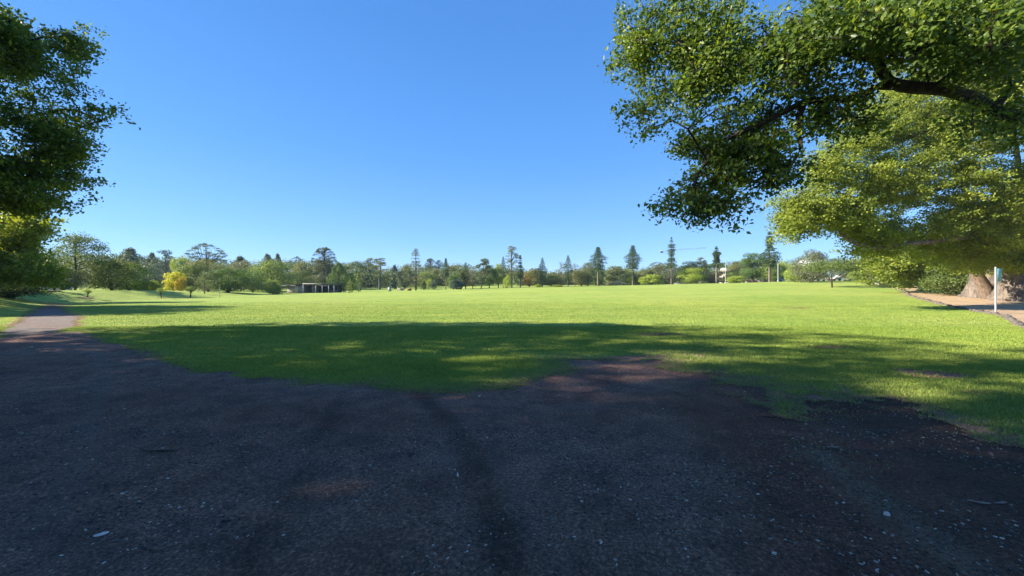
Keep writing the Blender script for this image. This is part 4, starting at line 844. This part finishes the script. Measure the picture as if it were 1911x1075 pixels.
# leaning and arching stems beside the right hand trunks are their own trees
def stem(pts, rad, label):
    b = MB(); p0 = np.array(pts[0]); b.tube(np.array(pts)-p0, rad, 12); o = b.build('leaning_trunk', M['bark'], None, True); o.location = p0; tag(o, label, 'tree trunk'); return o
X, Y = 43.6, 36.4; stem([(X, Y, hz(X, Y)-.2), (X-.3, Y-.1, 1.4), (X-1.3, Y-.3, 2.6), (X-2.2, Y-.4, 4.0), (X-2.8, Y-.5, 6)], [.62, .5, .42, .36, .25], 'brown leaning stem rising left from the foot of the great camphor')
for (k, px, wp, tp, Y, col, lab) in [('round2', 1795, 96, 488, 41, 'mid', 'leafy dark green bush filling the gap between the two camphor trunks'), ('shrub2', 1765, 70, 498, 44, 'bgr', 'bush left of the gap filling bush, beside the mulch path'), ('shrub1', 1850, 60, 478, 44, 'bgr', 'tall dark bush standing behind the great camphor trunk'),
      ('shrub1', 1700, 56, 505, 56, 'bgr', 'green bush in front of the hollow camphor trunk'), ('shrub2', 1665, 44, 512, 62, 'lt', 'light green bush behind the slim grey post'), ('shrub1', 1640, 40, 515, 68, 'lt', 'pale bush behind the white marker boxes'), ('dense', 1700, 90, 470, 72, 'bgr', 'dense green tree closing the far end of the mulch path'), ('dense', 1800, 120, 440, 62, 'bgr', 'dense dark tree far behind the camphor row'), ('dense', 1900, 110, 400, 55, 'mid', 'dense dark tree behind the trunks at the right edge')]:
    place(k, px, wp, tp, Y, col, lab, 'bush' if 'bush' in lab else 'tree', 'bush' if 'bush' in lab else 'tree')

# --- left tree: dark tall crown at the left edge, shading the foreground
r = np.random.default_rng(103)
L_b = [(30,50,90,70,15,1.4,1.2),(120,75,40,40,15,1,.9),(60,20,80,40,15,1.5,1),(50,150,60,40,15,1.2,.8),(175,225,42,35,14.5,.9,.9),(205,215,24,20,14.4,.5,.6),(150,180,30,15,14.5,.6,.35),(60,260,90,55,14.5,1.5,1.3),(120,310,50,40,14.2,1,1.1),
       (150,345,30,22,14,.6,.8),(40,340,80,50,14,1.5,1.4),(30,410,55,28,14,1,1.2),(140,378,18,14,14,.4,.5),(205,265,10,8,14.2,.3,.2),(-120,200,150,220,14,3,1),(50,400,55,34,14,1,2.6),(20,375,60,40,14,1,1.5),(105,50,48,50,15,1,1.3),(110,130,45,40,15,1,.7),(100,270,60,50,14.4,1,1.2),(70,20,70,30,15,1,1.2),(100,70,60,50,15,1,1.2),(60,110,50,30,15,1,1),(20,120,50,60,15,1,1),(160,290,30,14,14.2,.5,.4)]
tL = np.vstack([fill(r, L_b, 760, .8, .37), ell(r, (-25, 6.8, 11), (10, 11, 7.2), 1000, -.9, .2)])
bL = (-26, 6.5, hz(-26, 6.5))
limbsL = [[(-26, 6.5, 1), (-25.5, 7, 5), (-21, 11, 7.5), P(-20, 230, 15), P(60, 215, 14.8), P(130, 205, 14.6), P(190, 225, 14.5)], [(-25.5, 7, 5), (-25, 5, 10), (-25, 3, 15)],
          [(-21, 11, 7.5), P(0, 120, 15), P(60, 75, 15), P(90, 68, 15)], [(-21, 11, 7.5), P(20, 330, 14.3), P(100, 330, 14.2)], [(-25, 5, 10), (-29, 4, 13), (-31, 3, 15)], [(-25, 5, 10), (-22, 0, 13), (-19, -2, 15)]]
big_tree('broadleaf_tree', bL, 'tall dark broadleaf tree with open boughs reaching in from the left edge', limbsL, tL, 8, 125, .42, .165,
         [(-26, 6.5, -.3), (-25.8, 6.7, 2.5), (-25.5, 7, 5.2)], [.9, .65, .5], .6, .5, r0=.009, pw=.40, bark='dbark', limb_base=(.16, .02), skipr=.008, asp=.6, fold=0, droopy=.4, parts=[(0, len(tL)-1000, 130, .36, .115), (len(tL)-1000, len(tL), 84, .48, .175)], twr=.007)
# trees beside and behind the photographer that shade the foreground
for (x, y, sc_, zc, rd, n, lab) in [(-39, 3, 1, 11, (9, 10, 8), 560, 'shade tree outside the left edge beyond the dark broadleaf tree'), (-21, -7, 1, 11, (10, 9, 7.8), 640, 'shade tree behind the photographer at left'), (-33, -1.5, 1, 13.5, (8, 8, 9), 620, 'tallest shade tree left of the photographer'), (-38, -10, 1, 11, (10, 8, 8), 400, 'shade tree far behind the photographer at left')]:
    t_ = ell(r, (x, y, zc), rd, n, -.9, .2)
    big_tree('broadleaf_tree', (x, y, 0), lab, [[(x, y, 1), (x+.5, y, 5), (x, y+.5, zc)]], t_, int(abs(x)), 56, .75, .36, [(x, y, -.3), (x+.2, y, 2.5), (x+.5, y, 5.2)], [.8, .6, .5], 1.0, .5, r0=.02, pw=.42, bark='dbark', skipr=.03, asp=.7, fold=0)
# --- bright green tree and dark bush low at the left edge
r = np.random.default_rng(104)
M_b = [(30,428,62,34,31,2,1.2),(60,495,42,36,30,1.8,1.1),(10,500,50,40,30,2,1),(0,450,60,40,32,2,1),(85,520,18,18,29.5,1,.8),(-80,470,80,60,31,3,1)]
X, Y = (-30-955.5)/F*33, 33.
big_tree('broadleaf_tree', (X, Y, hz(X, Y)), 'bright green low spreading tree at the left edge above the dark bush', [[(X, Y, 2), (X+.5, Y, 4), P(-20, 500, 32), P(30, 495, 30.5), P(70, 500, 30)], [P(-20, 500, 32), P(20, 445, 31)]], fill(r, M_b, 520), 31, 80, .6, .20,
         [(X, Y, .8), (X+.2, Y, 2.8), (X+.5, Y, 4.2)], [.5, .4, .35], .8, .5, r0=.014, pw=.42, bark='dbark', skipr=.02, asp=.7, fold=0, lm='sun_painted')
place('dense', 20, 130, 497, 37, 'dk', 'dark low bush under the bright green tree at the left edge', 'bush', 'bush')
place('shrub1', -60, 110, 480, 40, 'dk', 'dark bush cut by the left edge of the picture', 'bush', 'bush')
for x, y, hh in [(-50, 23.5, 14), (-57, 26, 17), (-62, 42, 13)]:
    cr, tk, Hh, W = PR['tall1']; o = empty('broadleaf_tree', (x, y, hz(x, y)), {23.5: 'nearest of the bank trees outside the left edge', 26: 'tallest of the bank trees outside the left edge', 42: 'farthest of the bank trees outside the left edge'}[y], 'tree', None, x, (1.05, 1.0, hh/Hh))
    c = obj('crown', cr, o); obj('trunk', tk, o); c.color = (*COL['mid'], 1)

# ------------------------------------------------------------------ stones edging the mulch path
def rock(seed):
    r = np.random.default_rng(seed); th = np.arange(9)*2*np.pi/9; V = []
    for z, k in ((-.35, .95), (.15, 1.0), (.55, .8), (.72, .45)):
        q = k*(.85+.3*r.random(9)); V += [(math.cos(t)*q[i]*.5, math.sin(t)*q[i]*.36, z*.5+.05*r.normal()) for i, t in enumerate(th)]
    V.append((0, 0, .38)); Fa = [(l*9+i, l*9+(i+1) % 9, (l+1)*9+(i+1) % 9, (l+1)*9+i) for l in range(3) for i in range(9)]+[(27+i, 27+(i+1) % 9, 36, 36) for i in range(9)]
    b = MB(); b.add(V, Fa); return b.mesh('edging_stone', M['stone'])
rocks = [rock(s) for s in range(6)]; me_ = np.array(MEDGE[3:], float); seg = np.linalg.norm(np.diff(me_, axis=0), axis=1); cum = np.concatenate([[0], np.cumsum(seg)])
r = np.random.default_rng(9); s = .2
while s < cum[-1]:
    x = np.interp(s, cum, me_[:, 0]); y = np.interp(s, cum, me_[:, 1]); k = .24+.26*r.random(); an = math.atan2(10, 10)+r.normal()*.25
    if r.random() > .10:
        o = obj('edging_stone', rocks[r.integers(6)]); o.location = (x-.1+r.normal()*.06, y, hz(x, y)+.02); o.rotation_euler = (0, 0, an); o.scale = (k, k, k*(.55+.35*r.random()))
        tag(o, 'rough dark stone in the low row of stones edging the mulch path', 'stone', 'stones edging the mulch path')
    s += k*.95+.10+.15*r.random()+(.7 if r.random() < .10 else 0)

# ------------------------------------------------------------------ sign, posts and poles
X, Y = (1858-955.5)/F*22.5, 22.5; z = hz(X, Y)
o = empty('sign', (X, Y, z), 'small teal sign plate seen almost edge on, on a grey pole in the mulch path', 'sign', rz=R(22))
MB().tube([(0, 0, -.2), (0, 0, 2.62)], .042, 14).build('pole', M['galv'], o, True)
b = MB(); b.box((.285, -.06, 2.2), (.52, .012, .74)); b.build('plate', M['teal'], o)
b = MB()
for zz in (2.0, 2.42): b.box((.05, -.035, zz), (.10, .04, .035))
b.build('bracket', M['galv'], o); MB().tube([(0, 0, 2.62), (0, 0, 2.66)], [.05, .03], 14).build('cap', M['galv'], o, True)
def post(px, Y, top, w_, label, m, base=True, name='post'):
    X = (px-955.5)/F*Y; z = hz(X, Y); ht = EYE+(537.5-top)/F*Y-z; o = empty(name, (X, Y, z), label, 'pole' if 'pole' in name else 'post')
    MB().tube([(0, 0, -.2), (0, 0, ht)], [w_, w_*.9], 10).build('shaft', m, o, True)
    if base: MB().box((0, 0, .18), (w_*3.4, w_*3.4, .36), 0, .8).build('footing', m, o)
    return o
post(1675, 57, 516, .07, 'slim grey post at the lawn edge where the mulch path narrows', M['galv'])
post(1656, 70, 514, .11, 'white post among the pale bushes beyond the slim grey post', M['white'], False)
post(1354, 112, 486, .09, 'white light pole in front of the white building', M['galv'], True, 'light_pole')
post(1452, 108, 491, .11, 'white light pole right of the last hoop pine', M['galv'], True, 'light_pole')
for px, Y, top, lab in [(410, 62, 535, 'thin post on the bank left of the spreading trees'), (522, 92, 530, 'thin post just left of the pavilion roof'), (670, 108, 528, 'thin post on the grass right of the fluffy conifer'), (707, 104, 521, 'thin tall post left of the grey cabinet'), (796, 116, 534, 'thin post right of the open conifer')]:
    post(px, Y, top, .04, lab, M['galv'], False)
def cabinet(px, Y, wpx, hpx, m, label, name, cat, lid=True, depth=.8):
    X = (px-955.5)/F*Y; z = hz(X, Y); wd = wpx/F*Y; ht = hpx/F*Y; o = empty(name, (X, Y, z), label, cat)
    MB().box((0, 0, ht/2), (wd, depth, ht)).build('body', m, o)
    MB().box((0, 0, ht+.03), (wd+.1, depth+.1, .06)).build('lid', M['conc'] if lid else m, o)
    MB().box((wd*.05, -depth/2-.012, ht*.48), (wd*.7, .02, ht*.8)).build('door', M['blue'] if lid else M['dark'], o); return o
cabinet(727, 112, 5, 8, M['conc'], 'pale grey utility cabinet on the far lawn edge', 'utility_cabinet', 'cabinet')
cabinet(1644, 66, 4, 9, M['white'], 'tall white marker box beside the pale bushes at right', 'marker_box', 'box')
cabinet(1637, 66.5, 3.5, 5, M['white'], 'short white marker box left of the tall one', 'marker_box', 'box')
cabinet(764, 113, 7, 4, M['brown'], 'low brown timber box left of the open conifer trunk', 'timber_box', 'box', False)
X, Y = (748-955.5)/F*113, 113.; z = hz(X, Y); o = empty('scoreboard', (X, Y, z), 'low grey and white shelter frame between the cabinet and the brown box', 'shelter')
for dx in (-.9, .9): MB().box((dx, 0, .55), (.09, .09, 1.1)).build('post', M['galv'], o)
MB().box((0, 0, 1.13), (2.1, .8, .06)).build('roof', M['conc'], o); MB().box((0, .3, .45), (1.7, .05, .6)).build('back_panel', M['conc'], o)

# ------------------------------------------------------------------ pavilion
Yp = 112.; x0 = (536-955.5)/F*Yp; x1 = (624-955.5)/F*Yp; zb = hz((x0+x1)/2, Yp)-.05
o = empty('pavilion', (x0, Yp, zb), 'low open fronted grey block pavilion with a flat roof and white posts across the field', 'pavilion'); Wp = x1-x0
MB().box((2.1, 2.2, 1.1), (4.2, 4.4, 2.2)).build('block_wall', M['brick'], o)
MB().box((8.8, 4.3, 1.15), (9.2, .2, 2.3)).build('back_wall', M['dark'], o)
MB().box((6.9, 2.2, 1.1), (.2, 4.0, 2.2)).build('side_wall', M['brick'], o)
MB().box((11.4, 4.1, .5), (2.4, .15, 1.0)).build('low_wall', M['brick'], o)
b = MB(); b.add([(-1.8,-1.0,2.0),(5,-1.0,2.62),(5,5,2.62),(-1.8,5,2.0),(-1.8,-1.0,2.12),(5,-1.0,2.76),(5,5,2.76),(-1.8,5,2.12)], [(0,3,2,1),(4,5,6,7),(0,1,5,4),(1,2,6,5),(2,3,7,6),(3,0,4,7)]); b.build('lean_to_roof', M['roofg'], o)
MB().box((9.5, 1.9, 2.72), (9.2, 6, .16)).build('flat_roof', M['roofg'], o); MB().box((9.5, -1.12, 2.62), (9.2, .05, .2)).build('fascia', M['roofg'], o)
for dx in (5.0, 8.5, 10.3, 12.1, 13.6): MB().box((dx, -.95, 1.27), (.11, .11, 2.54)).build('post', M['blue'], o)
d_ = MB().box((2.6, -.02, .98), (.85, .05, 1.9)).build('door', M['beige'], o); MB().box((.3, -.04, 1.0), (.06, .06, .12)).build('handle', M['dark'], d_).location = (2.6, 0, 0)
MB().box((7.6, 1.6, .25), (3.2, .4, .06)).build('bench_seat', M['brown'], o)
# other buildings glimpsed between trees
def house(px, Y, wpx, top, hpx, wall, roof, label, win=2, name='house'):
    X = (px-955.5)/F*Y; z0 = EYE+(537.5-top-hpx)/F*Y; wd = wpx/F*Y; ht = hpx/F*Y; g = min(hz(X, Y)-.2, z0); o = empty(name, (X, Y, g), label, 'building'); tt = z0+ht-g
    MB().box((0, 3, tt*.4), (wd, 6, tt*.8)).build('wall', wall, o)
    b = MB(); w2 = wd/2+.4; b.add([(-w2,-.4,tt*.8),(w2,-.4,tt*.8),(w2,6.4,tt*.8),(-w2,6.4,tt*.8),(-w2,3,tt),(w2,3,tt)], [(0,1,5,4),(3,4,5,2),(0,4,3,3),(1,2,5,5),(0,3,2,1)]); b.build('roof', roof, o)
    for i in range(win):
        xx = -wd/2+wd*(i+.5)/win; w_ = MB().box((xx, -.02, tt*.8-.9), (wd/win*.5, .06, 1.0)).build('window', M['white'], o); MB().box((xx, -.06, tt*.8-.9), (wd/win*.38, .03, .78)).build('pane', M['glass'], w_)
    return o
house(1361, 150, 7, 499, 38, M['beige'], M['beige'], 'tall white building showing between trees behind the light pole', 3)
house(1287, 128, 30, 527, 6, M['beige'], M['roofg'], 'long low beige building right of the tallest hoop pine', 4)
house(1421, 122, 34, 522, 8, M['beige'], M['rust'], 'low building with a rusty orange roof beneath the dark oval tree', 3)
house(1545, 130, 66, 483, 46, M['white'], M['white'], 'pale roofed house behind the lone field tree', 5)
house(1036, 170, 30, 512, 20, M['conc'], M['rust'], 'orange roofed house in the gap right of centre', 3)
house(78, 96, 12, 528, 9, M['white'], M['white'], 'small white hut glimpsed beyond the dark bush at left', 1, 'hut')
def car(px, Y, m, label, L=4.4):
    X = (px-955.5)/F*Y; o = empty('parked_car', (X, Y, hz(X, Y)), label, 'car', 'cars parked beyond the field'); h = L/2; b = MB()
    prof = [(-h,.35),(-h,.75),(-h+.2,.9),(-h+.9,.98),(-.9,1.4),(.7,1.42),(1.4,.98),(h-.2,.85),(h,.6),(h,.35)]; k = len(prof)
    V = [(x_, -.85, z_) for x_, z_ in prof]+[(x_, .85, z_) for x_, z_ in prof]+[(0, -.85, .6), (0, .85, .6)]
    b.add(V, [(i, (i+1) % k, k+(i+1) % k, k+i) for i in range(k)]+[(i, (i+1) % k, 2*k, 2*k) for i in range(k)]+[(k+i, k+(i+1) % k, 2*k+1, 2*k+1) for i in range(k)]); b.build('body', m, o)
    MB().box((-.05, -.86, 1.15), (1.9, .03, .32), 0, 1).build('window', M['glass'], o)
    for sx in (-1.35, 1.35):
        for sy in (-.8, .8): MB().tube([(sx, sy-.1, .32), (sx, sy+.1, .32)], .32, 14).build('wheel', M['tyre'], o)
    return o
car(1532, 98, M['white'], 'white car parked left of the lone field tree'); car(1572, 98, M['white'], 'white car parked right of the lone field tree trunk')
car(1170, 138, M['white'], 'white car left of the clubbed hoop pine trunk'); car(1462, 116, M['galv'], 'silver car beside the second light pole')

# tower crane far off
Yc = 620.; X = (1253-955.5)/F*Yc; zc = EYE+(537.5-468)/F*Yc; o = empty('tower_crane', (X, Yc, hz(X, Yc)), 'thin tower crane jib on the sky beside the tallest hoop pine', 'crane'); zc -= hz(X, Yc)
b = MB()
for dx in (-.8, .8):
    for dy in (-.8, .8): b.tube([(dx, dy, 0), (dx, dy, zc+3)], .16, 5)
for i in range(int(zc/3)): b.tube([(-.8, -.8, i*3), (.8, -.8, i*3+3)], .1, 4)
b.build('mast', M['blue'], o)
b = MB(); Lj = 66/F*Yc; dz = 4.2
for off_ in ((-.7, 0), (.7, 0), (0, 1.5)): b.tube([(0, off_[0], zc+off_[1]), (Lj, off_[0], zc+dz+off_[1])], .2, 5)
for i in range(24): t = i/24; b.tube([(Lj*t, -.7, zc+dz*t), (Lj*(t+.02), 0, zc+dz*t+1.5), (Lj*(t+.04), .7, zc+dz*(t+.04))], .11, 4)
b.build('jib', M['blue'], o)
MB().box((-9, 0, zc-.6), (18, 1.6, .5)).build('counter_jib', M['blue'], o); MB().box((-15, 0, zc-2), (4, 1.8, 2.4)).build('counterweight', M['dark'], o); MB().box((1.2, -1.2, zc-1.5), (1.6, 1.6, 2.0)).build('cab', M['glass'], o)

# ------------------------------------------------------------------ morning air
m = bpy.data.materials.new('morning_haze'); m.use_nodes = True; t = m.node_tree; t.nodes.remove(t.nodes['Principled BSDF'])
pv = t.nodes.new('ShaderNodeVolumePrincipled'); pv.inputs['Color'].default_value = (.62, .80, 1, 1); pv.inputs['Density'].default_value = .0002; pv.inputs['Anisotropy'].default_value = 0
t.links.new(pv.outputs[0], t.nodes['Material Output'].inputs['Volume'])
hb = MB().box((0, 1180, 44), (3300, 2700, 96)).build('haze', m); tag(hb, 'thin morning haze in the air over the park', kind='stuff')
